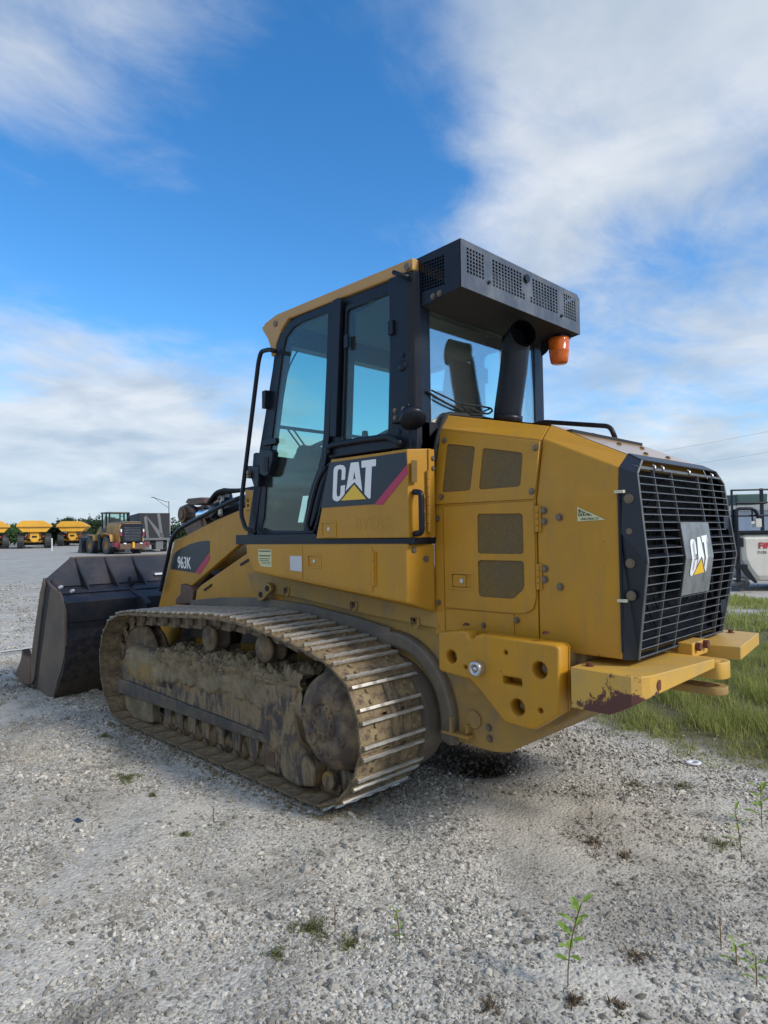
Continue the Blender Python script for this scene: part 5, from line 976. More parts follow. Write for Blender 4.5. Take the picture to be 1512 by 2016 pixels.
for p in mp.data.polygons: p.use_smooth = True
# loose clods on top of the packed mud
q = MB(); ic = bmesh.new(); bmesh.ops.create_icosphere(ic, subdivisions=2, radius=1.0); icv = [v_.co.copy() for v_ in ic.verts]; icf = [tuple(w.index for w in f_.verts) for f_ in ic.faces]; ic.free()
for k in range(320):
    x = random.uniform(0.36, 2.15); y = random.uniform(0.84, 1.10); r_ = random.uniform(0.008, 0.030) * (1.3 if random.random() < 0.12 else 1)
    z = 0.72 - 0.9 * max(0, y - 1.0) + 0.03 * noise.noise(Vector((x * 3, y * 3, 0)))
    sq = Vector((random.uniform(.8, 1.5), random.uniform(.8, 1.3), random.uniform(.6, 1.0))); o_ = Vector((x, y, z)); sd_ = random.random() * 50
    q.add([o_ + Vector((c.x * sq.x, c.y * sq.y, c.z * sq.z)) * (r_ * (1 + 0.45 * noise.noise(c * 1.9 + Vector((sd_, 0, 0))))) for c in icv], icf)
cl_ = q.out('mud_clods', 'mud', LD); cl_['kind'] = 'stuff'
# ================================================================ ground
def hfun(x, y):
    x = np.asarray(x, float); y = np.asarray(y, float)
    d = np.hypot(x + 3, y - 3.7); z = np.clip(d - 28, 0, 110) * 0.0128
    # gentle undulation away from the machine
    und = 0.012 * np.sin(x * 2.1 + y * 1.3) * np.sin(y * 1.7 - x * 0.6) + 0.008 * np.sin(x * 4.3 - y * 3.1 + 1) + 0.005 * np.sin(x * 9.1 + y * 7.7)
    flat = np.exp(-(((x - 1.4) / 2.6) ** 4 + ((y - 0.92) / 0.5) ** 4)); z = z + und * (1 - flat) - 0.012
    # washed-out hole under the rear of the machine
    z = z - 0.16 * np.exp(-(((x - 0.02) / 0.28) ** 2 + ((y + 0.14) / 0.22) ** 2) ** 1.3)
    return z
def axis(lo, hi, st, far, n_):
    a = np.arange(lo, hi + st, st); g = np.geomspace(st * 2, far, n_); return np.concatenate([lo - g[::-1], a, a[-1] + g])
gx_ = axis(-3.5, 5.5, 0.04, 900, 46); gy_ = axis(-5.0, 3.2, 0.04, 900, 46)
X, Y_ = np.meshgrid(gx_, gy_, indexing='ij'); Zg = hfun(X, Y_)
nx, ny = len(gx_), len(gy_)
idx = np.arange(nx * ny).reshape(nx, ny)
fc = np.stack([idx[:-1, :-1], idx[1:, :-1], idx[1:, 1:], idx[:-1, 1:]], -1).reshape(-1, 4)
me = bpy.data.meshes.new('ground'); vv = np.stack([X, Y_, Zg], -1).reshape(-1, 3)
me.vertices.add(len(vv)); me.vertices.foreach_set('co', vv.ravel().astype(np.float32))
me.loops.add(fc.size); me.loops.foreach_set('vertex_index', fc.ravel().astype(np.int32))
me.polygons.add(len(fc)); me.polygons.foreach_set('loop_start', np.arange(0, fc.size, 4, dtype=np.int32)); me.polygons.foreach_set('loop_total', np.full(len(fc), 4, np.int32))
me.update(); me.validate()
def groundm(n, L, b, co):
    big = noi(n, co, 0.55, 6, 0.6, 0.4); mid = noi(n, co, 2.3, 7, 0.65, 0.5); fine = noi(n, co, 14, 6, 0.7); gr = noi(n, co, 90, 4, 0.7)
    v1 = n('ShaderNodeTexVoronoi', {'Vector': co, 'Scale': 62.0, 'Randomness': 1.0}); v2 = n('ShaderNodeTexVoronoi', {'Vector': co, 'Scale': 130.0})
    sepc = n('ShaderNodeSeparateColor', {0: v1.outputs['Color']}).outputs[0]; sep2 = n('ShaderNodeSeparateColor', {0: v2.outputs['Color']}).outputs[0]
    stone = ramp(n, math_(n, 'ADD', math_(n, 'MULTIPLY', sepc, 0.6), math_(n, 'MULTIPLY', sep2, 0.4)), [(0.15, (0.20, 0.185, 0.16)), (0.5, (0.40, 0.37, 0.32)), (0.85, (0.64, 0.60, 0.52))])
    dust = mixc(n, fine, (0.50, 0.46, 0.39), (0.70, 0.655, 0.57))
    pat = ramp(n, math_(n, 'ADD', math_(n, 'MULTIPLY', big, 0.5), math_(n, 'MULTIPLY', mid, 0.5)), [(0.40, 0.0), (0.60, 1.0)])
    far = n('ShaderNodeMapRange', {0: n('ShaderNodeVectorMath', {0: co, 1: (-3, 3.7, 0)}, operation='DISTANCE').outputs['Value'], 1: 9.0, 2: 34.0}).outputs[0]
    c = mixc(n, math_(n, 'MULTIPLY', pat, 0.8), stone, dust)
    darkp = ramp(n, noi(n, co, 1.1, 6, 0.6, 0.8), [(0.50, 0.0), (0.66, 1.0)])
    c = mixc(n, math_(n, 'MULTIPLY', darkp, 0.60), c, (0.16, 0.145, 0.12))
    flatc = mixc(n, noi(n, co, 0.25, 6, 0.65), (0.33, 0.32, 0.295), (0.50, 0.485, 0.44)); flatc = mixc(n, math_(n, 'MULTIPLY', ramp(n, noi(n, co, 1.3, 10, 0.82), [(0.42, 0.0), (0.66, 1.0)]), 0.62), flatc, (0.22, 0.21, 0.19)); c = mixc(n, far, c, flatc)
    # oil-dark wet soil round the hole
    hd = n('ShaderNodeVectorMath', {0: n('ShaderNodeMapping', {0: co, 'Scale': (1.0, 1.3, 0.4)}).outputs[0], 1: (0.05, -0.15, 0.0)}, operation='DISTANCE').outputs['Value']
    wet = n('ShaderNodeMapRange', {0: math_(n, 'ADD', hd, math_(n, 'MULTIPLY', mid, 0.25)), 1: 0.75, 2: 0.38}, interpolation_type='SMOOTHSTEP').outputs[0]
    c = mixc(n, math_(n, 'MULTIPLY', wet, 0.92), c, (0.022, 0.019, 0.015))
    # earth beneath the grass
    s = n('ShaderNodeSeparateXYZ', {0: co})
    gy = math_(n, 'ADD', s.outputs[1], math_(n, 'ADD', math_(n, 'MULTIPLY', mid, 0.5), math_(n, 'MULTIPLY', math_(n, 'ABSOLUTE', math_(n, 'ADD', s.outputs[0], 1.3)), 0.25)))
    gm = n('ShaderNodeMapRange', {0: gy, 1: -0.95, 2: -1.4}).outputs[0]
    gb = math_(n, 'MULTIPLY', gm, n('ShaderNodeMapRange', {0: s.outputs[1], 1: -11.0, 2: -8.5}).outputs[0])
    gb = math_(n, 'MULTIPLY', gb, n('ShaderNodeMapRange', {0: s.outputs[0], 1: 3.2, 2: 1.8}).outputs[0])
    c = mixc(n, gb, c, mixc(n, fine, (0.085, 0.085, 0.035), (0.16, 0.14, 0.08)))
    L.new(c, b.inputs['Base Color'])
    hgt = math_(n, 'ADD', math_(n, 'MULTIPLY', v1.outputs['Distance'], -0.5), math_(n, 'ADD', math_(n, 'MULTIPLY', fine, 0.6), math_(n, 'MULTIPLY', gr, 0.3)))
    L.new(n('ShaderNodeBump', {'Height': hgt, 'Strength': 0.8, 'Distance': 0.012}).outputs[0], b.inputs['Normal'])
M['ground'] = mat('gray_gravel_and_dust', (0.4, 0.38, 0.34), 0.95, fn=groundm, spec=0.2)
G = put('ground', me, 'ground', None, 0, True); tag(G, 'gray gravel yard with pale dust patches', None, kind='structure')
# --- loose gravel: instanced stones on a scattered point cloud
def stone_ng(name, mat_, nvar=5):
    ng = bpy.data.node_groups.new(name, 'GeometryNodeTree')
    ng.interface.new_socket('Geometry', in_out='INPUT', socket_type='NodeSocketGeometry'); ng.interface.new_socket('Geometry', in_out='OUTPUT', socket_type='NodeSocketGeometry')
    n, L = NT(ng); gi = n('NodeGroupInput'); go = n('NodeGroupOutput')
    g2i = n('GeometryNodeGeometryToInstance')
    for k in range(nvar):
        ico = n('GeometryNodeMeshIcoSphere', {'Radius': 1.0, 'Subdivisions': 2 if k % 2 else 1})
        nz = n('ShaderNodeTexNoise', {'Scale': 0.9, 'W': k * 7.3}, noise_dimensions='4D')
        off = n('ShaderNodeVectorMath', {0: nz.outputs['Color'], 1: (0.5, 0.5, 0.5)}, operation='SUBTRACT')
        off = n('ShaderNodeVectorMath', {0: off.outputs[0], 'Scale': 1.7}, operation='SCALE')
        sp = n('GeometryNodeSetPosition', {'Geometry': ico.outputs['Mesh'], 'Offset': off.outputs[0]})
        tr = n('GeometryNodeTransform', {'Geometry': sp.outputs[0], 'Scale': ((1.0, 0.75, 0.55), (1.1, 0.6, 0.45), (0.9, 0.9, 0.6), (1.2, 0.7, 0.5), (0.8, 0.7, 0.7))[k % 5]})
        ss = n('GeometryNodeSetShadeSmooth', {'Geometry': tr.outputs[0], 'Shade Smooth': False}); sm_ = n('GeometryNodeSetMaterial', {'Geometry': ss.outputs[0], 'Material': mat_})
        L.new(sm_.outputs[0], g2i.inputs[0])
    ra = n('GeometryNodeInputNamedAttribute', {'Name': 'rot'}, data_type='FLOAT_VECTOR'); sa = n('GeometryNodeInputNamedAttribute', {'Name': 'size'}, data_type='FLOAT'); ia = n('GeometryNodeInputNamedAttribute', {'Name': 'pick'}, data_type='INT')
    sv = n('ShaderNodeCombineXYZ', {0: sa.outputs[0], 1: sa.outputs[0], 2: sa.outputs[0]})
    iop = n('GeometryNodeInstanceOnPoints', {'Points': gi.outputs[0], 'Instance': g2i.outputs[0], 'Pick Instance': True, 'Instance Index': ia.outputs[0], 'Rotation': ra.outputs[0], 'Scale': sv.outputs[0]})
    L.new(iop.outputs[0], go.inputs[0]); return ng
def scatter(name, pts, size, mat_, label):
    k = len(pts); me = bpy.data.meshes.new(name); me.vertices.add(k); me.vertices.foreach_set('co', pts.astype(np.float32).ravel())
    a = me.attributes.new('rot', 'FLOAT_VECTOR', 'POINT'); r = rng.uniform(0, 6.28, (k, 3)); r[:, 0] = rng.normal(0, 0.35, k); r[:, 1] = rng.normal(0, 0.35, k); a.data.foreach_set('vector', r.astype(np.float32).ravel())
    a = me.attributes.new('size', 'FLOAT', 'POINT'); a.data.foreach_set('value', size.astype(np.float32))
    a = me.attributes.new('pick', 'INT', 'POINT'); a.data.foreach_set('value', rng.integers(0, 5, k).astype(np.int32))
    o = bpy.data.objects.new(name, me); COL.objects.link(o); md = o.modifiers.new('scatter', 'NODES'); md.node_group = stone_ng(name, mat_)
    tag(o, label, None, kind='stuff'); return o
def stonem(name, stops):
    m = bpy.data.materials.new(name); m.use_nodes = True; m.node_tree.nodes.clear(); n, L = NT(m.node_tree)
    r = n('ShaderNodeObjectInfo').outputs['Random']; c = ramp(n, r, stops); co = n('ShaderNodeTexCoord').outputs['Object']
    loc = n('ShaderNodeObjectInfo').outputs['Location']; pt = ramp(n, noi(n, loc, 1.1, 5, 0.6, 0.8), [(0.42, 0.0), (0.62, 1.0)])
    c = mixc(n, math_(n, 'MULTIPLY', noi(n, co, 2.0, 4, 0.7), 0.35), c, (0.30, 0.27, 0.22)); c = mixc(n, math_(n, 'MULTIPLY', pt, 0.55), c, (0.16, 0.145, 0.12)); c = mixc(n, math_(n, 'MULTIPLY', ramp(n, noi(n, loc, 0.8, 5, 0.6), [(0.5, 0.0), (0.68, 1.0)]), 0.5), c, (0.50, 0.455, 0.38))
    b = n('ShaderNodeBsdfPrincipled', {'Base Color': c, 'Roughness': 0.85, 'Specular IOR Level': 0.3}); n('ShaderNodeOutputMaterial', {0: b.outputs[0]}); return m
M['stone'] = stonem('mixed_limestone_gravel', [(0.0, (0.09, 0.082, 0.072)), (0.30, (0.26, 0.24, 0.205)), (0.55, (0.46, 0.425, 0.36)), (0.8, (0.62, 0.58, 0.50)), (1.0, (0.78, 0.74, 0.65))])
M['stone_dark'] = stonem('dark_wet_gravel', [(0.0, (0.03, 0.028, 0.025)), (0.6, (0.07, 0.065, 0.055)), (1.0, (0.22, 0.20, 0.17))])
def sn(x, y, s, ph): return np.sin(x * s + ph) * np.sin(y * s * 1.13 + ph * 1.7) + 0.5 * np.sin(x * s * 2.3 + y * s * 1.9 + ph) + 0.35 * np.sin(x * s * 4.1 - y * s * 4.7 + ph)
def grassmask(x, y):
    edge = np.interp(x, [-3.0, -1.66, -1.3, -0.95, -0.46, -0.17, 0.15, 0.9, 2.2], [-0.85, -1.10, -1.18, -1.16, -1.36, -1.50, -1.68, -2.4, -4.5]) + 0.07 * np.sin(x * 9) + 0.05 * np.sin(x * 23 + 1)
    return edge - y        # > 0 inside the grass
CAMP = np.array([-2.99, 3.68]); FW = np.array([0.7053, -0.7085]); RT = np.array([-0.7083, -0.7057])
def field(N, d0, d1, pw_):
    u = rng.random(N); d = (d0 ** pw_ + (d1 ** pw_ - d0 ** pw_) * u) ** (1 / pw_); w = rng.uniform(-0.64, 0.64, N) * d
    return CAMP[0] + FW[0] * d + RT[0] * w, CAMP[1] + FW[1] * d + RT[1] * w, d
x, y, d = field(210000, 1.9, 9.0, 1.35)
dens = 0.60 + 0.34 * sn(x, y, 1.9, 0.5) + 0.2 * sn(x, y, 6.1, 2.5); dens = np.clip(dens * 1.25 - 0.22, 0.03, 1.0)
keep = (rng.random(len(x)) < dens) & (rng.random(len(x)) > np.clip(grassmask(x, y) * 6, 0, 0.97)); keep &= ~((x > -0.1) & (x < 2.95) & (y > 0.64) & (y < 1.21))
x, y, d = x[keep], y[keep], d[keep]
sz = np.clip(rng.lognormal(math.log(0.0051), 0.50, len(x)), 0.0025, 0.018); sz *= np.where(rng.random(len(x)) < 0.015, 1.9, 1.0) * (1 + 0.06 * (d - 2))
x2, y2, d2 = field(60000, 8.3, 26.0, 0.9); k2 = (np.clip(grassmask(x2, y2) * 6, 0, 0.97) < rng.random(len(x2))) & ~((x2 > -0.1) & (x2 < 2.95) & (y2 > -1.2) & (y2 < 1.21)) & ~((y2 < -3.5) & (x2 < 2.5)); x2, y2, d2 = x2[k2], y2[k2], d2[k2]
s2 = np.clip(rng.lognormal(math.log(0.010), 0.4, len(x2)), 0.005, 0.025) * (1 + 0.03 * (d2 - 8))
x = np.concatenate([x, x2]); y = np.concatenate([y, y2]); d = np.concatenate([d, d2]); sz = np.concatenate([sz, s2])
z = hfun(x, y) + sz * 0.12
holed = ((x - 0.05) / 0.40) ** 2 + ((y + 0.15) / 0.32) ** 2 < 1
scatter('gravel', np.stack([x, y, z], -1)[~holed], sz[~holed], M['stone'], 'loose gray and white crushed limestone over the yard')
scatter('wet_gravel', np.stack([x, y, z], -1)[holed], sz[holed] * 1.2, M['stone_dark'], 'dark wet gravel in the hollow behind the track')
# crumbs of dried clay dropped beside the track
q = MB(); ic = bmesh.new(); bmesh.ops.create_icosphere(ic, subdivisions=1, radius=1.0); icv1 = [v_.co.copy() for v_ in ic.verts]; icf1 = [tuple(w.index for w in f_.verts) for f_ in ic.faces]; ic.free()
for k in range(900):
    if random.random() < 0.72: cx_ = random.uniform(-0.05, 2.95); cy_ = 1.205 + abs(random.gauss(0, 0.045))
    else: cx_ = -0.02 - abs(random.gauss(0, 0.09)) + 0.05; cy_ = random.uniform(0.65, 1.25)
    r_ = min(0.022, random.lognormvariate(math.log(0.006), 0.5)); o_ = Vector((cx_, cy_, float(hfun(cx_, cy_)) + r_ * 0.35))
    q.add([o_ + Vector((c.x, c.y, c.z * 0.7)) * (r_ * (1 + 0.5 * noise.noise(c * 1.7 + Vector((k * 3.1, 0, 0))))) for c in icv1], icf1)
tag(q.out('clay_crumbs', 'mud'), 'crumbs of dried clay fallen beside the left track', None, kind='stuff')
# --- blades: real geometry
def blades(name, xs, ys, h, w, lean, mat_, label, seg=2, kind='stuff', parent=None, z0=None):
    k = len(xs); az = rng.uniform(0, 6.283, k); la = rng.uniform(0, 6.283, k); zb = hfun(xs, ys) if z0 is None else z0
    V = []; 
    for s in range(seg + 1):
        t = s / seg; ww = w * (1 - t) ** 0.8; off = lean * t ** 1.8
        cx_ = xs + np.cos(la) * off; cy_ = ys + np.sin(la) * off; cz_ = zb + h * t * (1 - 0.25 * t * (lean / np.maximum(h, 1e-3)))
        if s < seg:
            V.append(np.stack([cx_ - np.cos(az) * ww, cy_ - np.sin(az) * ww, cz_], -1)); V.append(np.stack([cx_ + np.cos(az) * ww, cy_ + np.sin(az) * ww, cz_], -1))
        else: V.append(np.stack([cx_, cy_, cz_], -1))
    V = np.stack(V, 1).reshape(-1, 3); nvb = 2 * seg + 1; base = np.arange(k) * nvb; F_ = []
    for s in range(seg - 1): F_ += [np.stack([base + 2 * s, base + 2 * s + 1, base + 2 * s + 3], -1), np.stack([base + 2 * s, base + 2 * s + 3, base + 2 * s + 2], -1)]
    F_.append(np.stack([base + 2 * seg - 2, base + 2 * seg - 1, base + 2 * seg], -1)); F_ = np.concatenate(F_)
    me = bpy.data.meshes.new(name); me.vertices.add(len(V)); me.vertices.foreach_set('co', V.astype(np.float32).ravel())
    me.loops.add(F_.size); me.loops.foreach_set('vertex_index', F_.astype(np.int32).ravel()); me.polygons.add(len(F_))
    me.polygons.foreach_set('loop_start', np.arange(0, F_.size, 3, dtype=np.int32)); me.polygons.foreach_set('loop_total', np.full(len(F_), 3, np.int32)); me.update()
    o = put(name, me, mat_, parent)
    if label or kind: tag(o, label, None, kind=kind)
    return o
def grasspts(N, xlo, xhi, ylo, yhi, fn):
    x = rng.uniform(xlo, xhi, N); y = rng.uniform(ylo, yhi, N); k = rng.random(N) < fn(x, y); return x[k], y[k]
clump = lambda x, y: np.clip(0.50 + 0.55 * sn(x, y, 5.0, 1.0), 0.05, 1)
fn = lambda x, y: np.clip(grassmask(x, y) * 2.6 + 0.02, 0, 1) * clump(x, y)
x, y = grasspts(150000, -2.8, 2.3, -6.2, -0.9, fn); dep = np.clip(grassmask(x, y) / 0.7, 0.25, 1)
blades('grass', x, y, rng.uniform(0.05, 0.17, len(x)) * dep * (0.7 + 0.5 * clump(x, y)), rng.uniform(0.0020, 0.0045, len(x)), rng.uniform(0.01, 0.10, len(x)), 'grass', 'green meadow grass and clover behind the loader', 3)
x, y = grasspts(16000, -2.8, 2.3, -6.2, -0.9, fn); blades('dry_grass', x, y, rng.uniform(0.08, 0.26, len(x)), rng.uniform(0.0012, 0.0022, len(x)), rng.uniform(0.02, 0.12, len(x)), 'straw', 'dry straw stems standing in the grass', 3)
fn3 = lambda x, y: np.clip(grassmask(x, y) * 3 + 0.35, 0, 0.5) * np.clip(0.3 + 0.5 * sn(x, y, 7.0, 4.0), 0, 1) * (grassmask(x, y) < 0.5)
x, y = grasspts(40000, -3.0, 2.3, -4.2, -0.3, fn3); blades('sparse_grass', x, y, rng.uniform(0.015, 0.06, len(x)), rng.uniform(0.0016, 0.003, len(x)), rng.uniform(0.005, 0.04, len(x)), 'moss', 'short sparse grass thinning out into the gravel', 2)
fn2 = lambda x, y: np.clip(0.30 + 0.5 * sn(x, y, 1.3, 2.0), 0.0, 1)
x, y = grasspts(60000, -2.0, 3.2, -13.5, -5.8, fn2); blades('far_grass', x, y, rng.uniform(0.03, 0.14, len(x)), rng.uniform(0.006, 0.012, len(x)), rng.uniform(0.01, 0.08, len(x)), 'grass', 'thin grass growing in patches towards the tank', 2)
# creeping ground weeds in the gravel: small leaf rosettes
def mat_patch(cx, cy, rx, ry, n_, m, h=0.03, w=0.004):
    a = rng.uniform(0, 6.283, n_); r = rng.random(n_) ** 0.75 * 1.35; ks = 0.65 + 0.45 * np.sin(a * 3 + cx * 9); xx = cx + np.cos(a) * r * rx * ks; yy = cy + np.sin(a) * r * ry * ks
    return blades('ground_weed', xx, yy, rng.uniform(0.3, 1, n_) * h, rng.uniform(0.5, 1, n_) * w, rng.uniform(0.01, 0.035, n_), m, None, 2, kind=None)
def weedy(label, group=None, *a, **k): tag(mat_patch(*a, **k), label, 'weed', group)
for (px, py), rr_, lb, nn_ in (((1.435, 1.714), 0.10, 'low olive weed mat left of the track, the larger dark patch', 420), ((2.471, 1.441), 0.07, 'small green weed tuft nearest the front of the track', 150),
        ((0.383, 1.858), 0.035, 'tiny green weed tuft in the open gravel on the left', 90), ((1.054, 1.721), 0.03, 'tiny weed sprig just below the dark weed mat', 110),
        ((-0.792, 1.926), 0.085, 'spreading green weed mat at the bottom centre', 420), ((-0.983, 1.888), 0.07, 'weed mat right of the bottom centre patch', 190), ((-0.816, 2.134), 0.045, 'brownish thin weed patch low in the picture', 110),
        ((-1.077, -0.466), 0.12, 'thin green weeds in the gravel right of the hollow', 220), ((-1.304, -0.616), 0.10, 'thin green weeds near the white ring', 160), ((-1.758, 0.041), 0.09, 'weed tuft at the foot of the tall weed on the right', 170)):
    weedy(lb, 'low weeds in the gravel', px, py, rr_, rr_ * 0.8, nn_, 'moss', h=0.035, w=0.0035)
# upright weeds with leaves
def weed(loc, h, nl, ll, lw, label, lean=(0, 0), stem='stalk', leaf='weed', bare=0.35, group='upright weeds in the gravel'):
    t = empty('weed_plant', (loc[0], loc[1], float(hfun(loc[0], loc[1])))); tag(t, label, 'weed', group)
    sp = [(lean[0] * s * s * h, lean[1] * s * s * h, h * s) for s in np.linspace(0, 1, 6)]
    MB().tube(sp, 0.0022, 5).out('stem', stem, t)
    for i in range(nl):
        s = bare + (1 - bare) * (i + 1) / nl; a = i * 2.4 + 0.4; o_ = Vector((lean[0] * s * s * h, lean[1] * s * s * h, h * s)); up = 0.35 + 0.9 * s * random.uniform(.6, 1.1)
        d_ = Vector((math.cos(a), math.sin(a), up)).normalized(); sd_ = Vector((-math.sin(a), math.cos(a), 0)); L_ = ll * random.uniform(.7, 1.15); wv = lw * random.uniform(.8, 1.1)
        v = [o_]; 
        for q_, wf in ((0.3, 0.9), (0.6, 1.0), (0.85, 0.55)):
            c_ = o_ + d_ * (L_ * q_) - Vector((0, 0, L_ * 0.35 * q_ ** 2)); v += [c_ - sd_ * wv * wf, c_ - Vector((0, 0, wv * 0.35)), c_ + sd_ * wv * wf]
        v.append(o_ + d_ * L_ - Vector((0, 0, L_ * 0.35)))
        mk('leaf', v, [(0, 1, 2), (0, 2, 3), (1, 4, 5, 2), (2, 5, 6, 3), (4, 7, 8, 5), (5, 8, 9, 6), (7, 10, 8), (8, 10, 9)], leaf, t)
    return t
weed((-1.744, 1.55), 0.290, 13, 0.078, 0.0128, 'tallest fresh green weed with pointed leaves in the bottom foreground', (-0.15, -0.1), leaf='weed', bare=0.25)
weed((-1.883, 0.142), 0.232, 8, 0.075, 0.0075, 'thin upright weed by the right edge, below the larger leafy one', (0.1, 0), bare=0.3)
weed((-1.845, -0.323), 0.217, 10, 0.105, 0.0150, 'leafy green weed cut by the right edge of the picture', (0, 0), bare=0.2)
weed((-1.124, 1.754), 0.123, 9, 0.045, 0.0060, 'small upright weed at the bottom, left of the tallest one', (0.1, 0.05), bare=0.1)
weed((-2.056, 0.959), 0.109, 3, 0.030, 0.0045, 'bare reddish stalk low on the right side', (0, 0.05), leaf='deadleaf', bare=0.5)
weed((-2.127, 1.015), 0.072, 6, 0.068, 0.0075, 'short green weed low on the right side', (0, 0), bare=0.05)
weed((-0.887, 1.885), 0.109, 5, 0.027, 0.0060, 'dark thin stalk rising from the bottom centre weed mat', (0, 0), leaf='deadleaf', bare=0.2)
weed((0.421, 1.664), 0.087, 4, 0.021, 0.0045, 'dark twiggy stalk in the gravel before the track', (0, 0), leaf='deadleaf', bare=0.2)
weed((-1.164, 0.266), 0.051, 3, 0.045, 0.0090, 'small dark dead leaf standing in the gravel', (0, 0), leaf='deadleaf', bare=0.2)
weed((-2.214, 1.084), 0.102, 7, 0.060, 0.0060, 'thin green weed in the bottom right corner', (0, 0), bare=0.1)
def deadclump(p, r, n_, label):
    p = (p[0], p[1]); t = mat_patch(p[0], p[1], r, r, n_, 'deadleaf', 0.035, 0.006); tag(t, label, 'dead leaves', 'dead plant clumps')
deadclump((-1.913, 1.526), 0.035, 70, 'brown dried leaf clump at the bottom edge')
deadclump((-1.6, 1.825), 0.04, 60, 'brown stubble clump at the bottom edge left of the tall weed')
deadclump((-1.797, 1.604), 0.04, 90, 'brown stubble at the foot of the tall weed')
deadclump((-1.261, 0.426), 0.13, 130, 'dark dry grass litter in the gravel on the right')
deadclump((-1.45, 0.476), 0.05, 60, 'small tuft of dry brown grass right of the litter')
deadclump((-1.833, 1.212), 0.05, 70, 'reddish brown stubble patch low right of centre')
# litter
wp = (-1.196, -1.127, 0.0)
t = MB().lathe([(0.022, 0.0), (0.048, 0.0), (0.052, 0.004), (0.048, 0.010), (0.024, 0.010), (0.022, 0.0)], (0, 0, 0), (0.08, 0, 1), 28).out('plastic_ring', 'white', None, 0, True)
t.location = (wp[0], wp[1], float(hfun(wp[0], wp[1])) + 0.008); tag(t, 'small white plastic ring lying on the gravel by the grass edge', 'ring')
sp_ = (0.992, 2.193, 0.0)
t = mk('plastic_scrap', [(-0.03, -0.02, 0.0), (0.04, -0.012, 0.0), (0.03, 0.02, 0.0), (-0.02, 0.012, 0.0), (0.0, 0.0, 0.018), (0.03, 0.0, 0.012)], [(0, 1, 4), (1, 5, 4), (1, 2, 5), (2, 4, 5), (2, 3, 4), (3, 0, 4), (0, 3, 2, 1)], 'scrap', None, 0.002)
t.location = (sp_[0], sp_[1], float(hfun(sp_[0], sp_[1])) + 0.004); tag(t, 'crumpled navy plastic scrap on the gravel at lower left', 'litter')
# ================================================================ background
VIEW = math.atan2(-0.7085, 0.7053)
def place(dirx, diry, d):
    k = math.hypot(dirx, diry); x = -2.99 + dirx / k * d; y = 3.68 + diry / k * d; return x, y, float(hfun(x, y))
def put_thing(t, D_, d, yaw=0.0, sink=0.0):       # local +Y points away from the visitor, +X to the right
    x, y, z = place(D_[0], D_[1], d); t.location = (x, y, z - sink); t.rotation_euler = (0, 0, math.atan2(D_[1], D_[0]) - math.pi / 2 + yaw)
def wheel(parent, x, y, r, w, rim='tire', seg=24):
    tr = MB().lathe([(r * 0.52, -w / 2), (r * 0.93, -w / 2), (r, -w * 0.36), (r, w * 0.36), (r * 0.93, w / 2), (r * 0.52, w / 2)], (x, y, r), (1, 0, 0), seg).out('wheel', 'tire', parent, 0, False)
    lug = MB()
    for k in range(22):
        a = 2 * math.pi * k / 22; c = Vector((0, math.cos(a), math.sin(a))); t_ = Vector((0, -math.sin(a), math.cos(a)))
        for s in (-1, 1):
            o_ = Vector((x + s * w * 0.24, y, r)) + c * (r * 1.0); p_ = [o_ + t_ * a_ * 0.035 * r + Vector((b_ * w * 0.22, 0, 0)) + c * c_ for c_ in (-0.03 * r, 0.045 * r) for a_, b_ in ((-1, -1), (1, -1), (1, 1), (-1, 1))]
            lug.add(p_, [(0, 3, 2, 1), (4, 5, 6, 7), (0, 1, 5, 4), (1, 2, 6, 5), (2, 3, 7, 6), (3, 0, 4, 7)])
    lg = lug.out('tread_lugs', 'tire', tr); lg['kind'] = 'stuff'
    MB().lathe([(0, -w * 0.28), (r * 0.35, -w * 0.28), (r * 0.5, -w * 0.46), (r * 0.55, -w * 0.46), (r * 0.55, w * 0.46), (r * 0.5, w * 0.46), (r * 0.35, w * 0.28), (0, w * 0.28)], (x, y, r), (1, 0, 0), seg).out('rim', rim, tr)
    return tr
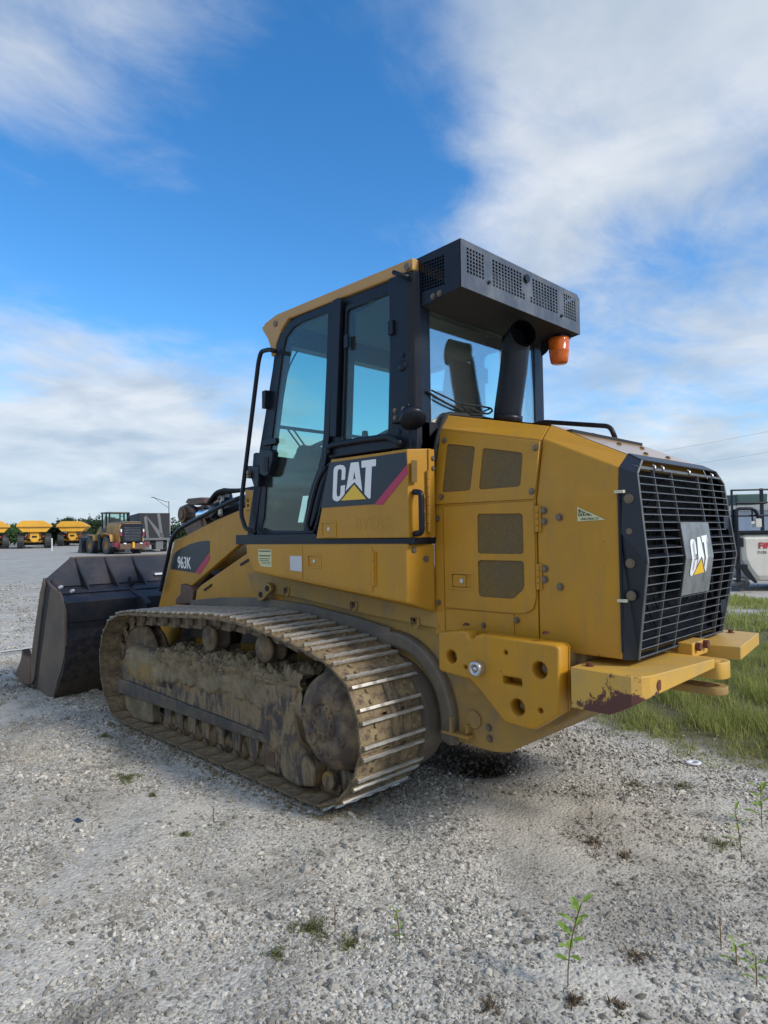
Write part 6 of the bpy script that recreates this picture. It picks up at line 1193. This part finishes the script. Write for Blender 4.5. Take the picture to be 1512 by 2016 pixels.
def dump_truck(label, D_, d, yaw):
    t = empty('articulated_dump_truck'); tag(t, label, 'dump truck', 'dump trucks parked in a row at the far side')
    # body: tail chute in two bands, flared sides, open top
    v = []; 
    low = [(-1.12, 1.75), (1.12, 1.75), (1.62, 2.28), (-1.62, 2.28)]
    up = [(-1.68, 2.30), (1.68, 2.30), (1.72, 2.46), (0.85, 2.97), (-1.15, 2.97), (-1.72, 2.52)]
    MB().prism(low, 'y', 0.0, 4.6).out('lower_dump_body', 'plain_yellow', t, 0.03)
    MB().prism(up, 'y', -0.12, 4.7).out('upper_dump_body', 'plain_yellow', t, 0.03)
    box('body_rib', (-1.70, -0.16, 2.26), (1.70, -0.10, 2.33), 'brown_yellow', t)
    prism('rear_axle_housing', [(-0.42, 1.75), (0.42, 1.75), (0.46, 1.1), (0.30, 0.75), (0.0, 0.65), (-0.30, 0.75), (-0.46, 1.1)], 'y', 0.3, 1.0, 'plain_yellow', t, 0.04)
    prism('axle_recess', [(-0.25, 1.35), (0.25, 1.35), (0.22, 1.15), (-0.22, 1.15)], 'y', 0.27, 0.31, 'dark', t)
    box('chassis_beam', (-0.62, 0.6, 1.0), (0.62, 6.0, 1.75), 'brown_yellow', t)
    cyl('axle', (-1.2, 0.9, 0.75), (1.2, 0.9, 0.75), 0.16, 'brown_yellow', t, 12)
    for y in (0.9, 2.6, 6.6):
        for s in (-1, 1): wheel(t, s * 1.30, y, 0.78, 0.66)
    box('cab', (-1.1, 6.0, 1.6), (1.1, 7.8, 3.05), 'black', t, 0.08)
    for s in (-1, 1): box('mirror', (s * 1.86 - 0.08, 6.4, 2.45), (s * 1.86 + 0.08, 6.5, 2.85), 'black', t)
    box('mud_flap', (-1.0, 1.6, 0.35), (1.0, 1.62, 1.0), 'rubber', t)
    for s in (-1, 1): box('tail_light', (s * 0.85 - 0.07, 0.2, 1.22), (s * 0.85 + 0.07, 0.25, 1.36), 'red' if s < 0 else 'red', t)
    put_thing(t, D_, d, yaw); return t
dump_truck('yellow articulated dump truck cut by the left edge of the picture', (0.968, -0.252, -0.011), 81, 0.05)
dump_truck('yellow articulated dump truck seen square from behind, the widest of the row', (0.954, -0.299, -0.012), 80, 0.0)
dump_truck('yellow articulated dump truck nearest the parked wheel loader', (0.94, -0.342, -0.012), 88, -0.10)
# wheel loader
t = empty('wheel_loader'); tag(t, 'dirty yellow wheel loader with black rear grille, parked behind the bucket', 'wheel loader')
for y in (1.9, 5.2):
    for s in (-1, 1): wheel(t, s * 1.12, y, 0.72, 0.55, 'brown_yellow')
prism('engine_cover', [(-0.95, 0.95), (0.95, 0.95), (0.95, 2.2), (0.80, 2.5), (-0.80, 2.5), (-0.95, 2.2)], 'y', 0.35, 2.9, 'brown_yellow', t, 0.04)
prism('cover_top', [(-0.80, 2.49), (0.80, 2.49), (0.70, 2.60), (-0.70, 2.60)], 'y', 0.3, 2.7, 'guard', t, 0.03)
GRI = prism('rear_grille', [(-0.86, 0.95), (0.86, 0.95), (0.86, 2.2), (0.75, 2.42), (-0.75, 2.42), (-0.86, 2.2)], 'y', 0.15, 0.36, 'black', t, 0.04)
for k in range(9): box('grille_slat', (-0.66, 0.12, 1.10 + k * 0.12), (0.66, 0.16, 1.14 + k * 0.12), 'box_gray', GRI)
for s in (-1, 1):
    box('rear_light', (s * 0.90 - 0.05, 0.10, 1.45), (s * 0.90 + 0.05, 0.18, 1.75), 'red', t); box('clear_light', (s * 0.90 - 0.05, 0.10, 1.76), (s * 0.90 + 0.05, 0.18, 1.98), 'white', t)
    box('red_step', (s * 1.18 - 0.22, 0.2, 0.58), (s * 1.18 + 0.22, 0.7, 0.95), 'darkred', t, 0.02); box('number_light', (s * 0.66 - 0.1, -0.02, 0.80), (s * 0.66 + 0.1, 0.04, 0.90), 'white', t)
    prism('rear_fender', [(1.05, 1.0), (1.25, 1.58), (2.6, 1.72), (2.85, 1.5), (2.8, 1.45), (2.55, 1.64), (1.32, 1.5), (1.12, 0.98)], 'x', s * 1.36, s * 0.84, 'brown_yellow', t, 0.02)
    prism('front_fender', [(4.5, 1.1), (4.6, 1.55), (5.6, 1.62), (5.6, 1.55), (4.68, 1.48), (4.58, 1.1)], 'x', s * 1.36, s * 0.84, 'brown_yellow', t)
    prism('lift_arm', [(4.2, 1.5), (4.4, 2.2), (5.0, 2.25), (7.0, 0.8), (6.8, 0.5)], 'x', s * 0.62, s * 0.48, 'brown_yellow', t, 0.02)
box('counterweight', (-1.05, 0.05, 0.38), (1.05, 0.8, 0.85), 'rust', t, 0.05); box('rear_hitch', (-0.08, -0.1, 0.5), (0.08, 0.06, 0.95), 'plain_yellow', t)
box('underframe', (-0.55, 0.6, 0.5), (0.55, 6.2, 1.3), 'dark', t); box('articulation_frame', (-0.5, 3.2, 0.6), (0.5, 5.8, 1.75), 'brown_yellow', t, 0.05)
CB = box('cab_base', (-0.78, 2.7, 1.6), (0.78, 4.25, 2.1), 'black', t, 0.04)
for x in (-0.74, 0.74):
    for y in (2.74, 3.4, 4.2): box('cab_post', (x - 0.05, y - 0.05, 2.05), (x + 0.05, y + 0.05, 3.32), 'black', CB)
for a, b in (((-0.74, 2.74), (0.74, 2.74)), ((-0.74, 4.2), (0.74, 4.2)), ((-0.74, 2.74), (-0.74, 4.2)), ((0.74, 2.74), (0.74, 4.2))):
    mk('cab_pane', [(a[0], a[1], 2.1), (b[0], b[1], 2.1), (b[0], b[1], 3.3), (a[0], a[1], 3.3)], [(0, 1, 2, 3)], 'glass', CB)
box('cab_roof', (-0.85, 2.55, 3.30), (0.85, 4.35, 3.42), 'guard', t, 0.04); cyl('exhaust', (0.62, 2.2, 2.5), (0.62, 2.2, 3.35), 0.08, 'black', t, 12)
box('operator_seat', (-0.25, 3.1, 2.1), (0.25, 3.6, 2.9), 'seat', t)
prism('loader_bucket', [(6.6, 0.1), (6.7, 1.1), (7.1, 1.35), (7.3, 0.4), (7.6, 0.1)], 'x', -1.5, 1.5, 'bucket', t)
box('ladder', (-1.42, 2.95, 0.35), (-1.30, 3.4, 1.6), 'dark', t); box('lamp_bracket', (-0.95, 0.3, 2.42), (-0.75, 0.4, 2.5), 'box_gray', t)
for s in (-1, 1): tube('mirror_arm', [(s * 0.8, 4.2, 3.1), (s * 1.15, 4.4, 3.1), (s * 1.15, 4.4, 2.85)], 0.03, 'black', t, 6, 0)
box('tower_plate', (-0.3, 4.3, 1.7), (0.3, 4.8, 2.35), 'plain_yellow', t, 0.03)
put_thing(t, (0.91, -0.414, -0.023), 56, 0.42)
# tarped trailer with big letters
t = empty('tarped_trailer'); tag(t, 'dark tarp covered trailer body with large gray letters', 'trailer')
BX = box('trailer_body', (-2.55, 0, 1.05), (0, 9, 3.3), 'tarp', t, 0.03)
box('sill_strip', (-2.6, -0.06, 1.0), (0.0, -0.01, 1.18), 'tarp_gray', t); box('chassis', (-2.3, 0.2, 0.6), (-0.2, 8.8, 1.05), 'dark', t)
for pl_ in ([(-2.12, 2.95), (-1.90, 3.1), (-1.72, 1.2), (-1.92, 1.2)], [(-2.0, 3.1), (-1.78, 2.9), (-0.50, 1.35), (-0.62, 1.0), (-0.78, 1.02)], [(-1.06, 3.24), (-0.82, 3.26), (-0.56, 1.25), (-0.78, 1.25)]):
    slab('letter_stroke', [(x, -0.02, z) for x, z in pl_], [], 0.01, 'tarp_gray', BX, hint=(0, -1, 0))
for pl_ in ([(0.5, 1.3), (0.75, 1.3), (1.4, 2.9), (1.2, 3.0)], [(1.2, 3.0), (1.45, 3.0), (2.1, 1.3), (1.85, 1.3)], [(0.8, 1.75), (1.9, 1.75), (1.85, 1.95), (0.85, 1.95)]):
    slab('letter_stroke', [(0.02, y, z) for y, z in pl_], [], 0.01, 'gravel_tank', BX, hint=(1, 0, 0))
tube('letter_curve', [(0.02, 0.1 + 0.9 * math.sin(a) * 0 + 0.05 + 0.45 * (1 - math.cos(a)), 2.2 + 0.95 * math.sin(a)) for a in np.linspace(-1.5, 1.5, 12)], 0.04, 'gravel_tank', BX, 6, 0)
for x in (-2.2, -0.3):
    for y in (1.0, 2.2, 7.5): wheel(t, x, y, 0.5, 0.3)
for x in (-1.95, -0.85): box('mud_flap', (x - 0.3, 0.1, 0.2), (x + 0.3, 0.14, 0.95), 'tarp_gray', t)
put_thing(t, (0.888, -0.458, -0.024), 60, 0.16)
# street lamp far behind
t = empty('street_lamp'); tag(t, 'slender street lamp mast with long arm rising behind the dark trailer', 'street lamp')
cyl('mast', (0, 0, 0), (0, 0, 5.1), 0.07, 'box_gray', t, 8, r1=0.04); tube('arm', [(0, 0, 5.0), (-0.3, 0, 5.05), (-1.75, 0, 5.55)], 0.035, 'box_gray', t, 6, 0); tube('arm_brace', [(0, 0, 4.3), (-1.5, 0, 5.42)], 0.025, 'box_gray', t, 6, 0)
box('lamp_head', (-1.9, -0.06, 5.50), (-1.55, 0.06, 5.58), 'box_gray', t); put_thing(t, (0.889, -0.457, -0.014), 80)
# marker post
t = empty('marker_post'); tag(t, 'thin white marker post between the dump trucks', 'post'); cyl('post', (0, 0, 0), (0, 0, 1.15), 0.05, 'white', t, 8); cyl('post_cap', (0, 0, 1.15), (0, 0, 1.2), 0.06, 'white', t, 8); put_thing(t, (0.948, -0.319, -0.012), 70)
# trees along the far edge
def leafcloud(blobs, N, sz):
    v = []; f = []; w = np.array([b[3] ** 2 for b in blobs]); w = w / w.sum(); pick = rng.choice(len(blobs), N, p=w)
    for i in range(N):
        cx_, cy_, cz_, r_ = blobs[pick[i]]; d_ = Vector(rng.normal(size=3)).normalized(); p = Vector((cx_, cy_, cz_)) + Vector((d_.x * r_, d_.y * r_, d_.z * r_ * 0.8)) * (rng.random() ** 0.4)
        a_ = Vector(rng.normal(size=3)).normalized() * sz * rng.uniform(.6, 1.4); b_ = a_.orthogonal().normalized() * sz * rng.uniform(.5, 1.0); k = len(v)
        v += [p - a_, p + b_, p + a_, p - b_]; f.append((k, k + 1, k + 2, k + 3))
    return v, f
def tree(u_dir, d, h, w_, label, m, conif=False):
    h *= 0.88; t = empty('tree'); tag(t, label, 'tree', 'trees along the far edge of the yard')
    MB().cyl((0, 0, -0.2), (0.05 * h, 0, h * 0.75), 0.03 * h, 0.008 * h, 8).cyl((0.02, 0, h * .4), (w_ * 0.3, 0.1, h * .65), 0.014 * h, 0.005 * h, 6).cyl((0.02, 0, h * .35), (-w_ * 0.3, 0.1, h * .6), 0.014 * h, 0.005 * h, 6).out('trunk', 'bark', t)
    bl = []
    if conif:
        for k in range(9): s = k / 8; bl.append((random.uniform(-.1, .1), random.uniform(-.1, .1), h * (0.15 + 0.83 * s), w_ * 0.5 * (1 - s) + 0.08))
    else:
        for k in range(12): a = random.uniform(0, 6.28); q_ = random.uniform(0, w_ * 0.38); bl.append((math.cos(a) * q_, math.sin(a) * q_, h * random.uniform(0.25, 0.85), w_ * random.uniform(0.14, 0.28)))
    v, f = leafcloud(bl, 1500, 0.10 + 0.012 * w_); me = bpy.data.meshes.new('crown'); me.from_pydata([tuple(a) for a in v], [], f); put('crown', me, m, t)
    put_thing(t, u_dir, d); return t
for dr, d, h, w_, lb, m, cf_ in (
    ((0.963, -0.27, -0.005), 100, 3.2, 4.2, 'low green bush mass beside the leftmost dump truck', 'tree2', False), ((0.961, -0.277, -0.005), 98, 2.7, 3.6, 'low green bush left of the widest dump truck', 'tree2', False),
    ((0.965, -0.264, -0.004), 104, 3.0, 4.5, 'green bush behind the truck at the left edge', 'tree2', False), ((0.947, -0.32, -0.006), 92, 3.3, 2.6, 'dark green bushy tree filling the gap between two dump trucks', 'tree', False),
    ((0.946, -0.325, -0.006), 100, 4.0, 1.8, 'narrow dark tree rising left of the third dump truck', 'tree', True), ((0.941, -0.338, -0.006), 106, 4.6, 5.0, 'broad round crowned tree right behind the third dump truck', 'tree', False),
    ((0.937, -0.348, -0.006), 110, 4.1, 4.0, 'dark tree just right of the round crowned one', 'tree', False), ((0.934, -0.356, -0.006), 104, 4.3, 3.4, 'jagged dark tree left of the wheel loader cab', 'tree', True),
    ((0.932, -0.363, -0.006), 108, 4.9, 3.6, 'taller pointed dark tree left of the wheel loader cab', 'tree', True), ((0.929, -0.371, -0.007), 106, 4.2, 4.2, 'dark tree behind the front of the wheel loader', 'tree', False),
    ((0.927, -0.374, -0.007), 100, 4.6, 1.8, 'slim dark conifer beside the wheel loader cab', 'tree', True), ((0.91, -0.414, -0.008), 104, 4.0, 4.0, 'dark tree between wheel loader and tarped trailer', 'tree', False),
    ((0.907, -0.422, -0.008), 108, 4.3, 3.0, 'dark tree peeking out left of the tarped trailer', 'tree', False), ((0.923, -0.386, -0.007), 112, 4.2, 5.0, 'dark tree seen through the wheel loader cab', 'tree', False), ((0.918, -0.398, -0.007), 112, 4.4, 5.0, 'dark tree behind the wheel loader engine', 'tree', False),
    ((0.951, -0.309, -0.005), 106, 2.4, 5.0, 'low dark bushes behind the widest dump truck', 'tree', False), ((0.884, -0.468, -0.009), 104, 3.4, 6.0, 'low dark tree behind the tarped trailer', 'tree', False), ((0.874, -0.486, -0.009), 104, 3.2, 6.0, 'low dark tree behind the loader arm', 'tree', False)):
    tree(dr, d, h, w_, lb, m, cf_)
# ---- hydroseeder tank on the right
TX, TZ = (lambda a: (a - 697) * 0.00177), (lambda b: (1744 - b) * 0.00177)
def T(*pts): return [(TX(a), TZ(b)) for a, b in pts]
t = empty('tank_sprayer'); tag(t, 'off white hydroseeder tank with black guard rails and red lettering, cut by the right edge', 'tank')
TK = MB().prism(T((478, 908), (484, 1180), (500, 1300), (560, 1430), (640, 1540), (700, 1600), (2400, 1600), (2400, 908)), 'y', 0, 2.0).out('tank', 'gravel_tank', t, 0.22)
text('lettering', 'FiNN', 0.21, 'red', TK, ((TX(905), -0.012, TZ(1088)), (1, 0, 0), (0, 0, 1)), 0.002, 1.25, 0.006)
text('lettering', 'T170', 0.092, 'label_dk', TK, ((TX(790), -0.012, TZ(1186)), (1, 0, 0), (0, 0, 1)), 0.002, 1.2, 0.001)
def bar(a, b, r=0.03, y=-0.02, nm='guard_rail', m='black'):
    (x0, z0), (x1, z1) = T(a)[0], T(b)[0]; return MB().cyl((x0, y, z0), (x1, y, z1), r, seg=8).out(nm, m, t)
def flat(x0, z0, x1, z1, y, nm, m='black', dpt=0.05):
    (a, b), (c, d) = T((x0, z0))[0], T((x1, z1))[0]; return box(nm, (min(a, c), y, min(b, d)), (max(a, c), y + dpt, max(b, d)), m, t, 0.004)
flat(440, 868, 2400, 908, -0.04, 'deck_edge', dpt=2.0)
for a in (808, 1240, 1680): flat(a - 22, 262, a + 22, 880, -0.03, 'rail_post')
flat(368, 275, 392, 900, -0.03, 'rail_post'); bar((370, 285), (2400, 268), 0.022); bar((440, 468), (2400, 465), 0.022); bar((300, 655), (2400, 650), 0.024)
bar((255, 360), (440, 365), 0.012); bar((437, 365), (437, 520), 0.012); bar((300, 590), (375, 400), 0.014)
tube('overflow_pipe', [(TX(412), -0.06, TZ(1300)), (TX(412), -0.06, TZ(552)), (TX(690), -0.06, TZ(552)), (TX(738), -0.06, TZ(690))], 0.042, 'black', t, 10, 0.12)
bar((650, 560), (650, 735), 0.022, -0.06, 'drop_pipe'); flat(620, 735, 670, 772, -0.1, 'pipe_collar', 'gravel_tank'); flat(690, 700, 770, 820, -0.1, 'pump_housing', 'gravel_tank', 0.2)
flat(395, 560, 442, 1340, -0.09, 'support_column', dpt=0.12); flat(425, 900, 470, 1600, -0.03, 'jack_leg', dpt=0.1); flat(455, 970, 515, 1100, -0.06, 'control_box'); flat(360, 1350, 555, 1410, -0.08, 'jack_bracket', dpt=0.15)
prism('brace', T((470, 1410), (560, 1410), (690, 1610), (660, 1620), (520, 1500)), 'y', -0.08, -0.03, 'black', t); flat(560, 330, 3000, 480, 0.8, 'hopper_bin') if False else None
prism('hopper_bin', T((632, 325), (1100, 320), (1090, 475), (655, 475)), 'y', 0.6, 1.4, 'blue', t, 0.02)
MB().cyl((TX(340), 0.1, TZ(1620)), (TX(610), 0.1, TZ(1620)), 0.085, seg=16).out('drain_pipe', 'box_gray', t, 0.006)
tube('drain_hose', [(TX(490), -0.1, TZ(1590)), (TX(510), -0.12, TZ(1690)), (TX(590), -0.12, TZ(1725)), (TX(660), -0.12, TZ(1690)), (TX(690), -0.1, TZ(1640))], 0.014, 'rubber', t, 8, 0.1)
for x in (500, 1500, 2200): box('skid', (TX(x), 0.2, 0.0), (TX(x) + 0.12, 1.8, TZ(1595)), 'box_gray', t)
t.location = (2.281, -14.975, 0.0); t.location.z = float(hfun(2.281, -14.975)); t.rotation_euler = (0, 0, math.atan2(-0.7057, -0.7083))
# pale shed beyond the tank
t = empty('metal_shed'); tag(t, 'pale blue gray metal shed behind the tank rails', 'shed')
SH = box('wall', (-0.6, 0, 0), (16, 9, 2.45), 'shed', t) if False else None
M['shed'] = mat('pale_blue_gray_sheet', (0.42, 0.48, 0.58), 0.5, fn=grime((0.5, 0.54, 0.6), 0.4, 0.8, (0.42, 0.49, 0.60)))
SH = box('wall', (-0.9, 0, -0.3), (16, 9, 2.35), 'shed', t); prism('roof', [(-1.1, 2.35), (16.2, 2.35), (16.0, 2.62), (-0.9, 2.62)], 'y', -0.2, 9.2, 'gravel_tank', t)
for k in range(14): box('sheet_rib', (-0.8 + k * 1.2, -0.03, -0.3), (-0.74 + k * 1.2, 0.0, 2.35), 'shed', SH)
put_thing(t, (0.292, -0.956, -0.019), 34)
# overhead wires on poles
def wirepole(D_, d, h, label):
    t = empty('utility_pole'); tag(t, label, 'utility pole'); cyl('pole', (0, 0, 0), (0, 0, h), 0.15, 'bark', t, 10, r1=0.1); box('crossarm', (-0.08, -0.9, h - 0.5), (0.08, 0.9, h - 0.38), 'bark', t); put_thing(t, D_, d); return t.location.copy()
pa = wirepole((0.453, -0.891, 0.004), 80, 9.2, 'wooden utility pole carrying the two wires, behind the loader hood'); pb = wirepole((0.066, -0.998, 0.003), 60, 10.6, 'wooden utility pole at the far right end of the two wires')
for k, (za, zb_) in enumerate(((8.9, 10.4), (7.1, 8.6))):
    a = pa + Vector((0, 0, za)); b = pb + Vector((0, 0, zb_)); pts = [a.lerp(b, s) - Vector((0, 0, 1.2 * 4 * s * (1 - s) * 0.25)) for s in np.linspace(0, 1, 15)]
    w_ = MB().tube(pts, 0.011, 5).out('overhead_wire', 'wire'); tag(w_, ('upper' if k == 0 else 'lower') + ' thin overhead wire crossing the sky right of the grille', 'wire')
# faint painted line on the lot
M['chalk'] = mat('worn_white_line', (0.62, 0.61, 0.57), 0.9)
a0 = Vector((7.60, 1.30)); b0 = Vector((8.9, -9.0)); 
pts = [a0.lerp(b0, s) for s in np.linspace(0, 1, 40)]; q = MB(); v = []
for p in pts:
    w_ = 0.035 + 0.02 * noise.noise(Vector((p.x * 3, p.y * 3, 0)))
    for s in (-1, 1): v.append((p.x + s * w_, p.y, float(hfun(p.x + s * w_, p.y)) + 0.02))
ln = mk('painted_line', v, [(2 * i, 2 * i + 1, 2 * i + 3, 2 * i + 2) for i in range(39)], 'chalk'); tag(ln, 'faint white line across the far gravel', None, kind='structure')
